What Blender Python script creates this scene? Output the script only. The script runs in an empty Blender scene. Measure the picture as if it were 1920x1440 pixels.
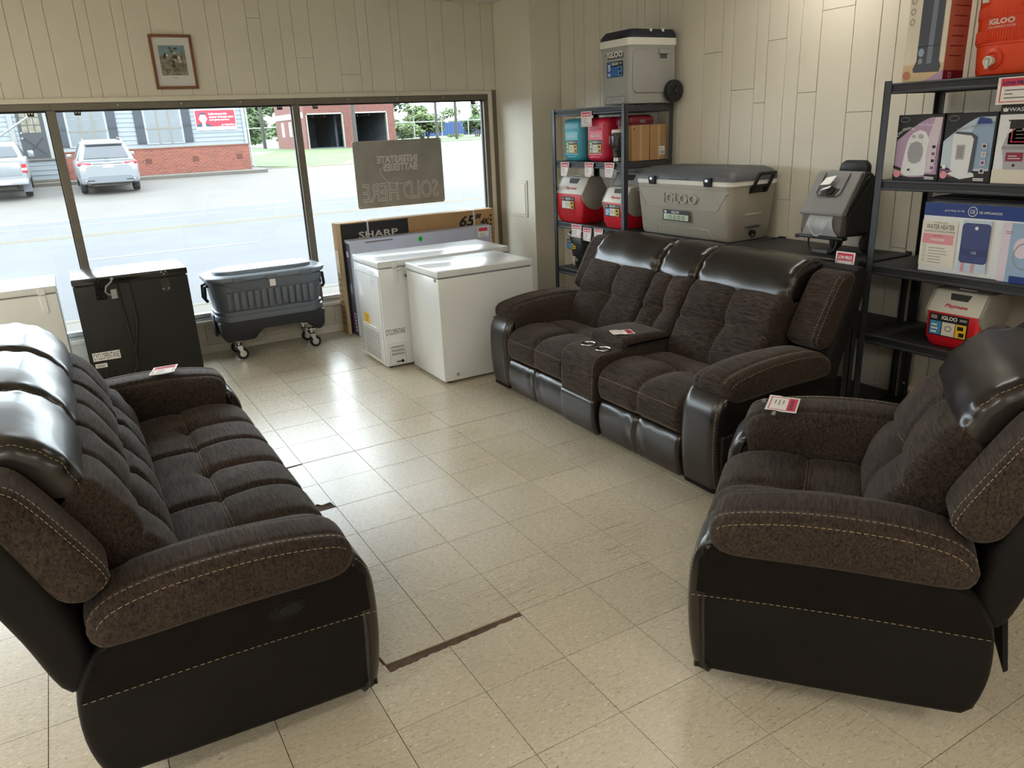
import bpy, bmesh, math, random
from mathutils import Vector, Matrix, Euler
random.seed(7)
sc = bpy.context.scene
col = sc.collection

# ------------------------------------------------------------------ camera
CAM = (-1.1708, -2.4036, 1.7012)
YAW, PITCH, ROLL, FPX = 0.514412, 0.324276, -0.046470, 1422.84
fw = Vector((math.sin(YAW)*math.cos(PITCH), math.cos(YAW)*math.cos(PITCH), -math.sin(PITCH)))
rt0 = Vector((math.cos(YAW), -math.sin(YAW), 0)); up0 = rt0.cross(fw)
rt = rt0*math.cos(ROLL) + up0*math.sin(ROLL); up = -rt0*math.sin(ROLL) + up0*math.cos(ROLL)
cd = bpy.data.cameras.new('camera'); cam = bpy.data.objects.new('camera', cd); col.objects.link(cam)
m3 = Matrix((rt, up, -fw)).transposed()
cam.matrix_world = Matrix.Translation(CAM) @ m3.to_4x4()
cd.sensor_fit = 'HORIZONTAL'; cd.sensor_width = 36.0; cd.lens = FPX/1920*36.0
cd.clip_start = 0.02; cd.clip_end = 600
sc.camera = cam

# ------------------------------------------------------------------ sky, exposure
SKY = 7.0
FILL_LAMP = 25.0
w = bpy.data.worlds.new('sky'); sc.world = w; w.use_nodes = True
bgn = w.node_tree.nodes['Background']
bgn.inputs[0].default_value = (0.83, 0.925, 1.0, 1); bgn.inputs[1].default_value = SKY
vs = sc.view_settings
vs.view_transform = 'Standard'; vs.look = 'None'; vs.exposure = 0.50; vs.gamma = 1.0; vs.use_curve_mapping = False
sc.cycles.use_denoising = True
sc.cycles.max_bounces = 8; sc.cycles.diffuse_bounces = 4; sc.cycles.glossy_bounces = 4
sc.cycles.transparent_max_bounces = 16; sc.cycles.caustics_reflective = False; sc.cycles.caustics_refractive = False
sc.cycles.sample_clamp_indirect = 6.0

# ------------------------------------------------------------------ helpers
def lin(c):
    c = c/255.0
    return c/12.92 if c <= 0.04045 else ((c+0.055)/1.055)**2.4
def rgb(r, g, b): return (lin(r), lin(g), lin(b), 1.0)
MATS = {}
def M(name, c, rough=0.5, metal=0.0, spec=0.5, var=0.0, vscale=8.0, bump=0.0, bscale=60.0, stretch=None,
      coat=0.0, emit=None, es=0.0, sheen=0.0, rand=0.0, detail=4.0):
    if name in MATS: return MATS[name]
    m = bpy.data.materials.new(name); m.use_nodes = True
    nt = m.node_tree; N = nt.nodes; L = nt.links; b = N['Principled BSDF']
    c = tuple(c) + ((1.0,) if len(c) == 3 else ())
    b.inputs['Base Color'].default_value = c; b.inputs['Roughness'].default_value = rough
    b.inputs['Metallic'].default_value = metal; b.inputs['Specular IOR Level'].default_value = spec
    b.inputs['Coat Weight'].default_value = coat; b.inputs['Sheen Weight'].default_value = sheen
    tc = None
    if var or bump:
        tc = N.new('ShaderNodeTexCoord'); mp = N.new('ShaderNodeMapping'); L.new(tc.outputs['Object'], mp.inputs[0])
        if stretch: mp.inputs['Scale'].default_value = stretch
    if var:
        nz = N.new('ShaderNodeTexNoise'); nz.inputs['Scale'].default_value = vscale; nz.inputs['Detail'].default_value = detail
        L.new(mp.outputs[0], nz.inputs[0])
        rp = N.new('ShaderNodeMapRange'); rp.inputs[1].default_value = 0.3; rp.inputs[2].default_value = 0.7
        rp.inputs[3].default_value = 1-var; rp.inputs[4].default_value = 1+var
        L.new(nz.outputs[0], rp.inputs[0])
        mx = N.new('ShaderNodeVectorMath'); mx.operation = 'SCALE'; mx.inputs[0].default_value = c[:3]
        L.new(rp.outputs[0], mx.inputs['Scale'])
        last = mx.outputs[0]
        L.new(last, b.inputs['Base Color'])
    if rand:
        oi = N.new('ShaderNodeObjectInfo'); r2 = N.new('ShaderNodeMapRange')
        r2.inputs[3].default_value = 1-rand; r2.inputs[4].default_value = 1+rand; L.new(oi.outputs['Random'], r2.inputs[0])
        m2 = N.new('ShaderNodeVectorMath'); m2.operation = 'SCALE'; L.new(r2.outputs[0], m2.inputs['Scale'])
        if var: L.new(last, m2.inputs[0])
        else: m2.inputs[0].default_value = c[:3]
        L.new(m2.outputs[0], b.inputs['Base Color'])
    if bump:
        n2 = N.new('ShaderNodeTexNoise'); n2.inputs['Scale'].default_value = bscale; n2.inputs['Detail'].default_value = 3
        L.new(mp.outputs[0], n2.inputs[0])
        bp = N.new('ShaderNodeBump'); bp.inputs['Strength'].default_value = bump; bp.inputs['Distance'].default_value = 0.01
        L.new(n2.outputs[0], bp.inputs['Height']); L.new(bp.outputs[0], b.inputs['Normal'])
    if emit:
        b.inputs['Emission Color'].default_value = tuple(emit)[:3] + (1,); b.inputs['Emission Strength'].default_value = es
    MATS[name] = m
    return m

def hexa_bm(vs8, r=0.0, seg=2):
    bm = bmesh.new(); v = [bm.verts.new(p) for p in vs8]
    for f in ((0,3,2,1),(4,5,6,7),(0,1,5,4),(1,2,6,5),(2,3,7,6),(3,0,4,7)): bm.faces.new([v[i] for i in f])
    if r > 0:
        bmesh.ops.bevel(bm, geom=list(bm.edges), offset=r, segments=seg, profile=0.5, affect='EDGES', clamp_overlap=True)
    return bm

class MB:
    """collects geometry of one part; build() links it as one mesh object"""
    def __init__(self): self.v = []; self.f = []; self.mi = []; self.sm = []; self.mats = []
    def mid(self, mat):
        if mat not in self.mats: self.mats.append(mat)
        return self.mats.index(mat)
    def raw(self, vs_, fs, mat, smooth=False):
        o = len(self.v); k = self.mid(mat); self.v += [tuple(p) for p in vs_]
        for f in fs: self.f.append([i+o for i in f]); self.mi.append(k); self.sm.append(smooth)
        return self
    def bm(self, b, mat, smooth=False):
        b.verts.index_update()
        bmesh.ops.recalc_face_normals(b, faces=list(b.faces))
        self.raw([v.co[:] for v in b.verts], [[v.index for v in f.verts] for f in b.faces], mat, smooth); b.free(); return self
    def box(self, x0, y0, z0, x1, y1, z1, mat, r=0.0, seg=2, smooth=None):
        return self.hexa([(x0,y0,z0),(x1,y0,z0),(x1,y1,z0),(x0,y1,z0),(x0,y0,z1),(x1,y0,z1),(x1,y1,z1),(x0,y1,z1)], mat, r, seg, smooth)
    def hexa(self, v8, mat, r=0.0, seg=2, smooth=None):
        return self.bm(hexa_bm(v8, r, seg), mat, (r > 0) if smooth is None else smooth)
    def taper(self, x0, y0, x1, y1, z0, z1, ix, iy, mat, r=0.0, seg=2):
        """box whose bottom is inset by ix, iy"""
        return self.hexa([(x0+ix,y0+iy,z0),(x1-ix,y0+iy,z0),(x1-ix,y1-iy,z0),(x0+ix,y1-iy,z0),(x0,y0,z1),(x1,y0,z1),(x1,y1,z1),(x0,y1,z1)], mat, r, seg)
    def cyl(self, p0, p1, r0, r1=None, n=20, mat=None, caps=True, smooth=True):
        r1 = r0 if r1 is None else r1
        p0 = Vector(p0); p1 = Vector(p1); d = (p1-p0).normalized()
        a = d.orthogonal().normalized(); b = d.cross(a)
        vs_ = []
        for p, r in ((p0, r0), (p1, r1)):
            for i in range(n):
                t = 2*math.pi*i/n; vs_.append(p + a*(r*math.cos(t)) + b*(r*math.sin(t)))
        self.raw(vs_, [[i, (i+1) % n, n+(i+1) % n, n+i] for i in range(n)], mat, smooth)
        if caps:
            self.raw(vs_[:n], [list(range(n))[::-1]], mat); self.raw(vs_[n:], [list(range(n))], mat)
        return self
    def tube(self, path, r, n=8, mat=None, closed=False):
        P = [Vector(p) for p in path]; k = len(P); vs_ = []; ref = None
        for i in range(k):
            if closed: d = (P[(i+1) % k]-P[i-1]).normalized()
            else: d = (P[min(i+1, k-1)]-P[max(i-1, 0)]).normalized()
            if ref is None: ref = d.orthogonal().normalized()
            ref = (ref - d*ref.dot(d)).normalized(); b = d.cross(ref)
            for j in range(n):
                t = 2*math.pi*j/n; vs_.append(P[i] + ref*(r*math.cos(t)) + b*(r*math.sin(t)))
        fs = []
        for i in range(k if closed else k-1):
            i2 = (i+1) % k
            for j in range(n): fs.append([i*n+j, i*n+(j+1) % n, i2*n+(j+1) % n, i2*n+j])
        self.raw(vs_, fs, mat, True)
        if not closed:
            self.raw(vs_[:n], [list(range(n))[::-1]], mat); self.raw(vs_[-n:], [list(range(n))], mat)
        return self
    def prism(self, poly, axis, a0, a1, mat, r=0.0, seg=2, smooth=None):
        def P(p, a): return {'x': (a, p[0], p[1]), 'y': (p[0], a, p[1]), 'z': (p[0], p[1], a)}[axis]
        b = bmesh.new(); n = len(poly)
        A = [b.verts.new(P(p, a0)) for p in poly]; B = [b.verts.new(P(p, a1)) for p in poly]
        b.faces.new(A[::-1]); b.faces.new(B)
        for i in range(n): b.faces.new([A[i], A[(i+1) % n], B[(i+1) % n], B[i]])
        if r > 0: bmesh.ops.bevel(b, geom=list(b.edges), offset=r, segments=seg, profile=0.5, affect='EDGES', clamp_overlap=True)
        return self.bm(b, mat, (r > 0) if smooth is None else smooth)
    def lathe(self, prof, n, mat, c=(0,0,0), axis='z', smooth=True):
        vs_ = []; k = len(prof)
        for (r, z) in prof:
            for j in range(n):
                t = 2*math.pi*j/n; a, b = r*math.cos(t), r*math.sin(t)
                p = {'z': (a, b, z), 'x': (z, a, b), 'y': (a, z, b)}[axis]
                vs_.append((p[0]+c[0], p[1]+c[1], p[2]+c[2]))
        fs = [[i*n+j, i*n+(j+1) % n, (i+1)*n+(j+1) % n, (i+1)*n+j] for i in range(k-1) for j in range(n)]
        self.raw(vs_, fs, mat, smooth)
        self.raw(vs_[:n], [list(range(n))[::-1]], mat); self.raw(vs_[-n:], [list(range(n))], mat)
        return self
    def mesh(self, name, fix=True):
        me = bpy.data.meshes.new(name); me.from_pydata(self.v, [], self.f)
        for m in self.mats: me.materials.append(m)
        me.polygons.foreach_set('material_index', self.mi); me.polygons.foreach_set('use_smooth', self.sm)
        me.update()
        if fix:
            b = bmesh.new(); b.from_mesh(me); bmesh.ops.recalc_face_normals(b, faces=list(b.faces)); b.to_mesh(me); b.free()
        return me
    def build(self, name, parent=None, loc=(0,0,0), rot=(0,0,0), fix=True, sharp=True):
        me = self.mesh(name, fix)
        if sharp:
            try: me.set_sharp_from_angle(angle=math.radians(42))
            except Exception: pass
        return put(name, me, parent, loc, rot)
def put(name, me, parent=None, loc=(0,0,0), rot=(0,0,0)):
    o = bpy.data.objects.new(name, me); col.objects.link(o)
    o.location = loc; o.rotation_euler = rot
    if parent is not None: o.parent = parent
    return o
def tag(o, label=None, cat=None, group=None, kind=None):
    if label: o['label'] = label
    if cat: o['category'] = cat
    if group: o['group'] = group
    if kind: o['kind'] = kind
    return o
def thing(name, label, cat, loc=(0,0,0), rz=0.0, group=None):
    o = bpy.data.objects.new(name, None); col.objects.link(o); o.empty_display_size = 0.05
    o.location = loc; o.rotation_euler = (0, 0, rz)
    return tag(o, label, cat, group)
def struct(name, loc=(0,0,0)):
    o = bpy.data.objects.new(name, None); col.objects.link(o); o.location = loc; o['kind'] = 'structure'; return o
def copy_tree(o, parent=None):
    c = o.copy(); col.objects.link(c); c.parent = parent
    for ch in list(o.children): copy_tree(ch, c)
    return c

# flat print (stickers, cartons, cards): layers of flat shapes and lettering on one face
TXT = {}
def text_mesh(s, bold=0.0):
    key = (s, bold)
    if key not in TXT:
        cu = bpy.data.curves.new('lettering', 'FONT'); cu.body = s; cu.size = 1.0; cu.resolution_u = 2; cu.offset = bold
        ob = bpy.data.objects.new('lettering', cu); me = ob.to_mesh()
        vv = [v.co.copy() for v in me.vertices]; ff = [list(p.vertices) for p in me.polygons]
        ob.to_mesh_clear(); bpy.data.objects.remove(ob); bpy.data.curves.remove(cu)
        x0 = min(v.x for v in vv); x1 = max(v.x for v in vv); y0 = min(v.y for v in vv); y1 = max(v.y for v in vv)
        TXT[key] = ([((v.x-x0)/(x1-x0), (v.y-y0)/(y1-y0)) for v in vv], ff)
    return TXT[key]
def outline_text(name, s_, o, u, v, a0, b0, a1, b1, r, mat, parent, mirror=False):
    """lettering drawn as raised bead outlines on a face"""
    cu = bpy.data.curves.new('lettering', 'FONT'); cu.body = s_; cu.size = 1.0; cu.resolution_u = 3; cu.fill_mode = 'NONE'; cu.bevel_depth = .5*r/(b1-b0)*1.4; cu.bevel_resolution = 1
    ob = bpy.data.objects.new('lettering', cu); me = ob.to_mesh()
    vv = [p.co.copy() for p in me.vertices]; ff = [list(p.vertices) for p in me.polygons]
    ob.to_mesh_clear(); bpy.data.objects.remove(ob); bpy.data.curves.remove(cu)
    x0 = min(p.x for p in vv); x1 = max(p.x for p in vv); y0 = min(p.y for p in vv); y1 = max(p.y for p in vv); zz = max(p.z for p in vv) or 1
    o = Vector(o); u = Vector(u).normalized(); v = Vector(v).normalized(); n = u.cross(v); mb = MB()
    mb.raw([o+u*(a0+(a1-a0)*((1-(p.x-x0)/(x1-x0)) if mirror else (p.x-x0)/(x1-x0)))+v*(b0+(b1-b0)*(p.y-y0)/(y1-y0))+n*(p.z/zz*r) for p in vv], ff, mat, True)
    return mb.build(name, parent, sharp=False)
class Art:
    def __init__(self, o, u, v, step=0.0004):
        self.o = Vector(o); self.u = Vector(u).normalized(); self.w = Vector(v).normalized()
        self.n = self.u.cross(self.w); self.k = 1; self.step = step; self.mb = MB()
    def P(self, a, b, h=None): return self.o + self.u*a + self.w*b + self.n*(self.k*self.step if h is None else h)
    def poly(self, pts, mat):
        self.mb.raw([self.P(*p) for p in pts], [list(range(len(pts)))], mat); self.k += 1; return self
    def rect(self, a0, b0, a1, b1, mat): return self.poly([(a0,b0),(a1,b0),(a1,b1),(a0,b1)], mat)
    def rrect(self, a0, b0, a1, b1, r, mat, n=5):
        pts = []
        for cx, cy, t0 in ((a1-r,b0+r,-90),(a1-r,b1-r,0),(a0+r,b1-r,90),(a0+r,b0+r,180)):
            for i in range(n+1):
                t = math.radians(t0+90*i/n); pts.append((cx+r*math.cos(t), cy+r*math.sin(t)))
        return self.poly(pts, mat)
    def oval(self, a, b, ra, rb, mat, n=28, tilt=0.0):
        ct, st = math.cos(tilt), math.sin(tilt)
        return self.poly([(a+ra*math.cos(2*math.pi*i/n)*ct-rb*math.sin(2*math.pi*i/n)*st,
                           b+ra*math.cos(2*math.pi*i/n)*st+rb*math.sin(2*math.pi*i/n)*ct) for i in range(n)], mat)
    def ring(self, a, b, ra, rb, t, mat, n=28):
        vs_ = []
        for i in range(n):
            c, s = math.cos(2*math.pi*i/n), math.sin(2*math.pi*i/n)
            vs_ += [self.P(a+ra*c, b+rb*s), self.P(a+(ra-t)*c, b+(rb-t)*s)]
        self.mb.raw(vs_, [[2*i, (2*i+2) % (2*n), (2*i+3) % (2*n), 2*i+1] for i in range(n)], mat); self.k += 1; return self
    def frame(self, a0, b0, a1, b1, t, mat):
        for q in ((a0,b0,a1,b0+t),(a0,b1-t,a1,b1),(a0,b0+t,a0+t,b1-t),(a1-t,b0+t,a1,b1-t)):
            self.mb.raw([self.P(q[0],q[1]),self.P(q[2],q[1]),self.P(q[2],q[3]),self.P(q[0],q[3])], [[0,1,2,3]], mat)
        self.k += 1; return self
    def text(self, s, a0, b0, a1, b1, mat, bold=0.0, mirror=False, slant=0.0, arc=0.0, rot=0.0):
        vv, ff = text_mesh(s, bold); out = []
        for (x, y) in vv:
            if mirror: x = 1-x
            X = (a1-a0)*x + slant*(b1-b0)*y; Y = (b1-b0)*y + arc*(1-(2*x-1)**2)
            if rot: X, Y = X*math.cos(rot)-Y*math.sin(rot), X*math.sin(rot)+Y*math.cos(rot)
            out.append(self.P(a0+X, b0+Y))
        self.mb.raw(out, ff, mat); self.k += 1; return self
    def lines(self, a0, b0, a1, b1, n, mat, fill=0.45):
        h = (b1-b0)/n
        for i in range(n):
            e = a1 - (a1-a0)*random.choice((0, .05, .15, .3))
            y = b0+h*i
            self.mb.raw([self.P(a0,y),self.P(e,y),self.P(e,y+h*fill),self.P(a0,y+h*fill)], [[0,1,2,3]], mat)
        self.k += 1; return self
    def build(self, name, parent): return self.mb.build(name, parent, fix=False, sharp=False)

def raised_text(name, s_, o, u, v, a0, b0, a1, b1, depth, mat, parent, bold=0.0, mirror=False, bev=0.0):
    """lettering with real thickness standing proud of a face"""
    vv, ff = text_mesh(s_, bold); o = Vector(o); u = Vector(u).normalized(); v = Vector(v).normalized(); n = u.cross(v)
    b = bmesh.new(); vt = [b.verts.new(o+u*(a0+(a1-a0)*((1-x) if mirror else x))+v*(b0+(b1-b0)*y)) for x, y in vv]
    for f in ff:
        try: b.faces.new([vt[i] for i in f])
        except ValueError: pass
    bmesh.ops.remove_doubles(b, verts=list(b.verts), dist=1e-6)
    r = bmesh.ops.extrude_face_region(b, geom=list(b.faces))
    for e in r['geom']:
        if isinstance(e, bmesh.types.BMVert): e.co += n*depth
    mb = MB(); mb.bm(b, mat); return mb.build(name, parent)

# ------------------------------------------------------------------ shared materials
WHITE = M('print_white', rgb(240,240,240), .6)
BLACK = M('print_black', rgb(22,22,24), .55)
RED = M('print_red', rgb(200,40,62), .5)
YEL = M('print_yellow', rgb(236,188,40), .5)
BLUE = M('print_blue', rgb(40,100,180), .5)
GREEN = M('print_green', rgb(90,160,70), .5)
GREY = M('print_grey', rgb(150,150,152), .6)
CREAM = M('print_cream', rgb(232,226,212), .6)
PAPER = M('paper', rgb(243,240,238), .75)
TAGRED = M('tag_red', rgb(214,62,86), .7)
TAGNAVY = M('tag_navy', rgb(40,38,96), .7)
TAGGREY = M('tag_text', rgb(110,105,108), .7)
# ------------------------------------------------------------------ room shell
T = 0.3048
XR, YW, CEIL = 2.914, 4.32, 2.80
XL, YB = -8.6, -5.5
WALLP = M('panel_paint', rgb(214,208,192), .42, var=.03, vscale=3.0, bump=.05, bscale=40)
WALLB = M('wall_backing', rgb(120,112,96), .8)
TRIMP = M('trim_paint', rgb(220,214,196), .45, var=.03, vscale=4)
COLP = M('pillar_paint', rgb(222,216,200), .55, var=.02, vscale=2)
CEILM = M('ceiling_paint', rgb(222,219,208), .9)
ALU = M('window_aluminium', rgb(112,106,94), .45, metal=.35, var=.08, vscale=12)
ALUD = M('window_gasket', rgb(40,38,36), .6)
ALUL = M('sill_aluminium', rgb(186,190,190), .35, metal=.5)
SUBF = M('subfloor', rgb(98,80,66), .9, var=.35, vscale=30, bump=.5, bscale=60)

def vct():
    m = bpy.data.materials.new('vinyl_tile'); m.use_nodes = True
    N = m.node_tree.nodes; L = m.node_tree.links; b = N['Principled BSDF']
    g = N.new('ShaderNodeNewGeometry')
    def mapping(scale, rot=0.0):
        mp = N.new('ShaderNodeMapping'); mp.inputs['Scale'].default_value = scale; mp.inputs['Rotation'].default_value = (0, 0, rot)
        L.new(g.outputs['Position'], mp.inputs[0]); return mp.outputs[0]
    def noise(vec, s, d=3.0, rough=.5):
        n = N.new('ShaderNodeTexNoise'); n.inputs['Scale'].default_value = s; n.inputs['Detail'].default_value = d; n.inputs['Roughness'].default_value = rough
        L.new(vec, n.inputs[0]); return n.outputs[0]
    def ramp(f, a, b_, lo=0.0, hi=1.0):
        r = N.new('ShaderNodeMapRange'); r.inputs[1].default_value = a; r.inputs[2].default_value = b_
        r.inputs[3].default_value = lo; r.inputs[4].default_value = hi; L.new(f, r.inputs[0]); return r.outputs[0]
    def mix(f, c0, c1):
        x = N.new('ShaderNodeMix'); x.data_type = 'RGBA'
        if isinstance(f, float): x.inputs[0].default_value = f
        else: L.new(f, x.inputs[0])
        for s_, c in ((6, c0), (7, c1)):
            if isinstance(c, tuple): x.inputs[s_].default_value = c
            else: L.new(c, x.inputs[s_])
        return x.outputs[2]
    def mul(a, b_):
        x = N.new('ShaderNodeMath'); x.operation = 'MULTIPLY'
        L.new(a, x.inputs[0])
        if isinstance(b_, float): x.inputs[1].default_value = b_
        else: L.new(b_, x.inputs[1])
        return x.outputs[0]
    c = mix(ramp(noise(mapping((1, 1, 1)), 1.1, 1), .3, .75), rgb(210,200,179), rgb(198,188,167))
    c = mix(ramp(noise(mapping((1, 2.6, 1), .5), 30, 5, .7), .50, .68, 0, .5), c, rgb(168,155,130))      # marbling
    c = mix(ramp(noise(mapping((1, 2.2, 1), -.4), 48, 3, .6), .61, .67, 0, .8), c, rgb(236,228,210))        # light flecks
    c = mix(ramp(noise(mapping((1, 2.0, 1), 1.1), 60, 2, .6), .63, .70, 0, .7), c, rgb(128,112,92))          # dark flecks
    big = ramp(noise(mapping((1, 1, 1)), 2.3, 3), .47, .66)
    for rot, sc_ in ((.5, (1.2, 40, 1)), (1.25, (1.5, 46, 1)), (2.2, (1.3, 52, 1))):                        # scuffs
        s_ = ramp(noise(mapping(sc_, rot), 3.2, 3), .60, .66)
        c = mix(mul(mul(s_, big), .42), c, rgb(96,80,62))
    oi = N.new('ShaderNodeObjectInfo')
    hs = N.new('ShaderNodeHueSaturation'); L.new(c, hs.inputs['Color']); L.new(ramp(oi.outputs['Random'], 0, 1, .95, 1.03), hs.inputs['Value'])
    L.new(hs.outputs[0], b.inputs['Base Color'])
    L.new(ramp(noise(mapping((1, 3, 1), .9), 55, 3), .3, .7, .22, .38), b.inputs['Roughness'])
    bp = N.new('ShaderNodeBump'); bp.inputs['Strength'].default_value = .10; bp.inputs['Distance'].default_value = .004
    L.new(noise(mapping((1, 1, 1)), 6, 3), bp.inputs['Height'])
    b2 = N.new('ShaderNodeBump'); b2.inputs['Strength'].default_value = .2; b2.inputs['Distance'].default_value = .001
    L.new(noise(mapping((1, 6, 1), .9), 70, 3), b2.inputs['Height']); L.new(bp.outputs[0], b2.inputs['Normal'])
    L.new(b2.outputs[0], b.inputs['Normal'])
    b.inputs['Specular IOR Level'].default_value = .55; b.inputs['Coat Weight'].default_value = .22; b.inputs['Coat Roughness'].default_value = .22
    return m
VCT = vct()

fl = MB().box(XL-.2, YB-.2, -.15, XR+.15, YW+.13, -.005, SUBF).build('floor'); fl['kind'] = 'structure'
TG = .0013
tile_me = MB().box(TG, TG, -.005, T-TG, T-TG, 0, VCT).mesh('tile')
def proj(p):
    d = Vector(p)-Vector(CAM); z = d.dot(fw)
    return (960+FPX*d.dot(rt)/z, 720-FPX*d.dot(up)/z) if z > .05 else (-9999, -9999)
def jag(pts, mat=VCT): return MB().prism(pts, 'z', -.005, 0, mat)
random.seed(3)
special = {}
# the torn edge between the two sofas: two tiles lost a strip along their far side
for cx in (-2, -1):
    pts = [(TG, TG), (T-TG, TG)]
    n = 18; xl = TG if cx == -1 else T-.225
    for i in range(n+1):
        f = i/n; pts.append((T-TG-(T-TG-xl)*f, T-(.022+.012*f if cx == -1 else .034+.010*f)-random.uniform(0, .008)))
    if cx == -2: pts += [(T-.228, T-TG), (TG, T-TG)]
    special[(cx, -2)] = pts
special[(-2, -1)] = [(TG,TG),(T-.232,TG),(T-.238,.05),(T-.236,.12),(T-.230,.12),(T-.226,.05),(T-.222,TG),(T-TG,TG),(T-TG,T-TG),(TG,T-TG)]
# broken tiles by the sofa
special[(-2, 3)] = [(TG,TG),(.12,TG),(.15,.03),(.20,.025),(.205,.075),(.235,.085),(.25,.06),(.295,.07),(.30,.02),(T-TG,.012),(T-TG,T-TG),(.22,T-TG),(.21,T-.05),(.16,T-.045),(.15,T-TG),(TG,T-TG)]
special[(-2, 4)] = [(TG,TG),(.10,TG),(.15,.035),(.20,.02),(.22,TG),(T-TG,TG),(T-TG,T-.012),(.2,T-.02),(.1,T-.014),(TG,T-.02)]
wide = {10: .006, 5: .006}
rest = MB()
i0, i1 = int(math.floor(XL/T)), int(math.ceil(XR/T)); j0, j1 = int(math.floor(YB/T)), int(math.ceil(YW/T))
for i in range(i0, i1):
    for j in range(j0, j1):
        x0, y0 = i*T, j*T
        xa, xb = max(x0, XL), min(x0+T, XR); ya, yb = max(y0, YB), min(y0+T, YW)
        if xb-xa < .01 or yb-ya < .01: continue
        full = xb-xa > T-.001 and yb-ya > T-.001
        ctr = proj((x0+T/2, y0+T/2, 0))
        seen = -160 < ctr[0] < 2080 and 0 < ctr[1] < 1600
        if not seen:
            rest.box(xa+TG, ya+TG, -.005, xb-TG, yb-TG, 0, VCT); continue
        if (i, j) in special:
            o = jag(special[(i, j)]).build('tile', fl, (x0, y0, 0))
        elif j in wide and i > -3:
            g_ = wide[j] if (j == 5 or -1 < i < 3) else .0012
            o = MB().box(xa-x0+TG, ya-y0+g_, -.005, xb-x0-TG, yb-y0-TG, 0, VCT).build('tile', fl, (x0, y0, 0))
        elif full:
            o = put('tile', tile_me, fl, (x0, y0, 0))
        else:
            o = MB().box(xa-x0+TG, ya-y0+TG, -.005, xb-x0-TG, yb-y0-TG, 0, VCT).build('tile', fl, (x0, y0, 0))
        o.location.z = random.uniform(-.0004, .0004)
        o.rotation_euler = (random.gauss(0, .0009), random.gauss(0, .0009), 0)
o = rest.build('tile', fl); o['kind'] = 'stuff'
ce = MB().box(XL-.2, YB-.2, CEIL, XR+.15, YW+.13, CEIL+.12, CEILM).build('ceiling'); ce['kind'] = 'structure'

# right wall with vertical boards
wr = MB().box(XR+.008, YB-.15, 0, XR+.14, YW+.13, CEIL, WALLB).build('wall_right'); wr['kind'] = 'structure'
gy = [3.68, 3.462, 3.314, 3.093, 2.913, 2.812, 2.617, 2.524, 2.356, 2.269, 2.112, 1.885, 1.709, 1.611, 1.411, 1.312, 1.165, 1.056, .913, .692, .52, .417]
y = .417
while y > -3.0: y -= random.choice((.1, .13, .19, .22)); gy.append(y)
gy.append(YB)
joint = {1.885: 2.135, 1.611: 1.88, 1.411: 1.79, 1.312: 2.157, 1.056: 1.832, .692: 1.705, .913: 2.276}
for a, b_ in zip(gy, gy[1:]):
    zs = [0.0, CEIL]
    if a in joint: zs.insert(1, joint[a])
    elif random.random() < .4: zs.insert(1, random.uniform(.5, 1.6))
    for z0, z1 in zip(zs, zs[1:]):
        MB().box(XR, b_+.002, z0+(.0012 if z0 else 0), XR+.012, a-.002, z1-.0012, WALLP, r=.0012, seg=1).build('plank', wr)

# window wall
wf = MB()
ZS, ZT, WX0, WX1 = .30, 2.02, -8.2, 2.50
wf.box(XL-.2, YW+.006, 0, WX0, YW+.13, CEIL, WALLB); wf.box(WX1+.01, YW+.006, 0, XR+.13, YW+.13, CEIL, WALLB)
wf.box(WX0, YW+.006, 0, WX1+.01, YW+.13, ZS-.02, WALLB); wf.box(WX0, YW+.006, ZT+.01, WX1+.01, YW+.13, CEIL, WALLB)
wf = wf.build('wall_front'); wf['kind'] = 'structure'
gx = [2.6, 2.474, 2.302, 2.084, 1.928, 1.668, 1.589, 1.377, 1.282, 1.106, .879, .737, .636, .486, .378, .186, .078, -.106, -.33, -.498, -.576, -.738, -.815, -1.007, -1.128, -1.247]
x = -1.247
while x > -8.2: x -= random.choice((.08, .12, .19, .22)); gx.append(x)
gx.append(XL)
jf = {.879: 2.33, .486: 2.62, 1.282: 2.2, -.106: 2.75}
for a, b_ in zip(gx, gx[1:]):
    zs = [ZT+.035, CEIL]
    if a in jf: zs.insert(1, jf[a])
    for z0, z1 in zip(zs, zs[1:]):
        MB().box(b_+.0012, YW, z0+.001, a-.0012, YW+.012, z1-.001, WALLP, r=.0012, seg=1).build('plank', wf)
x = 2.6
while x > WX0:
    w_ = random.choice((.16, .2, .24)); MB().box(max(x-w_, WX0)+.0014, YW, .07, x-.0014, YW+.012, ZS-.02, WALLP, r=.0012, seg=1).build('plank', wf); x -= w_
bb = MB().box(WX0, YW-.014, 0, 2.6, YW+.004, .072, TRIMP, r=.004, seg=1).build('baseboard_front'); bb['kind'] = 'structure'

# other walls, behind the camera
o = MB().box(XL-.15, YB-.15, 0, XL, YW+.13, CEIL, WALLP).build('wall_left'); o['kind'] = 'structure'
o = MB().box(XL, YB-.15, 0, XR+.01, YB, CEIL, WALLP).build('wall_back'); o['kind'] = 'structure'
# corner pillar with flush panel cover
PX, PY = 2.603, 3.685
o = MB().box(PX, PY, 0, XR+.01, YW+.01, CEIL, COLP, r=.003, seg=1).build('wall_pillar'); o['kind'] = 'structure'
pc = thing('electrical_panel_cover', 'cream painted breaker panel cover set flush in the corner pillar', 'panel cover', (PX, 3.985, 1.07))
MB().box(-.008, -.175, -.168, .002, .175, .168, COLP, r=.003, seg=1).build('plate', pc)
MB().box(-.012, -.15, -.145, -.008, .15, .145, COLP, r=.002, seg=1).build('hinged_door', pc)
for s in (-1, 1): MB().cyl((-.012, .162*s, -.155), (-.006, .162*s, -.155), .005, n=10, mat=ALUL).build('screw', pc)

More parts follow.
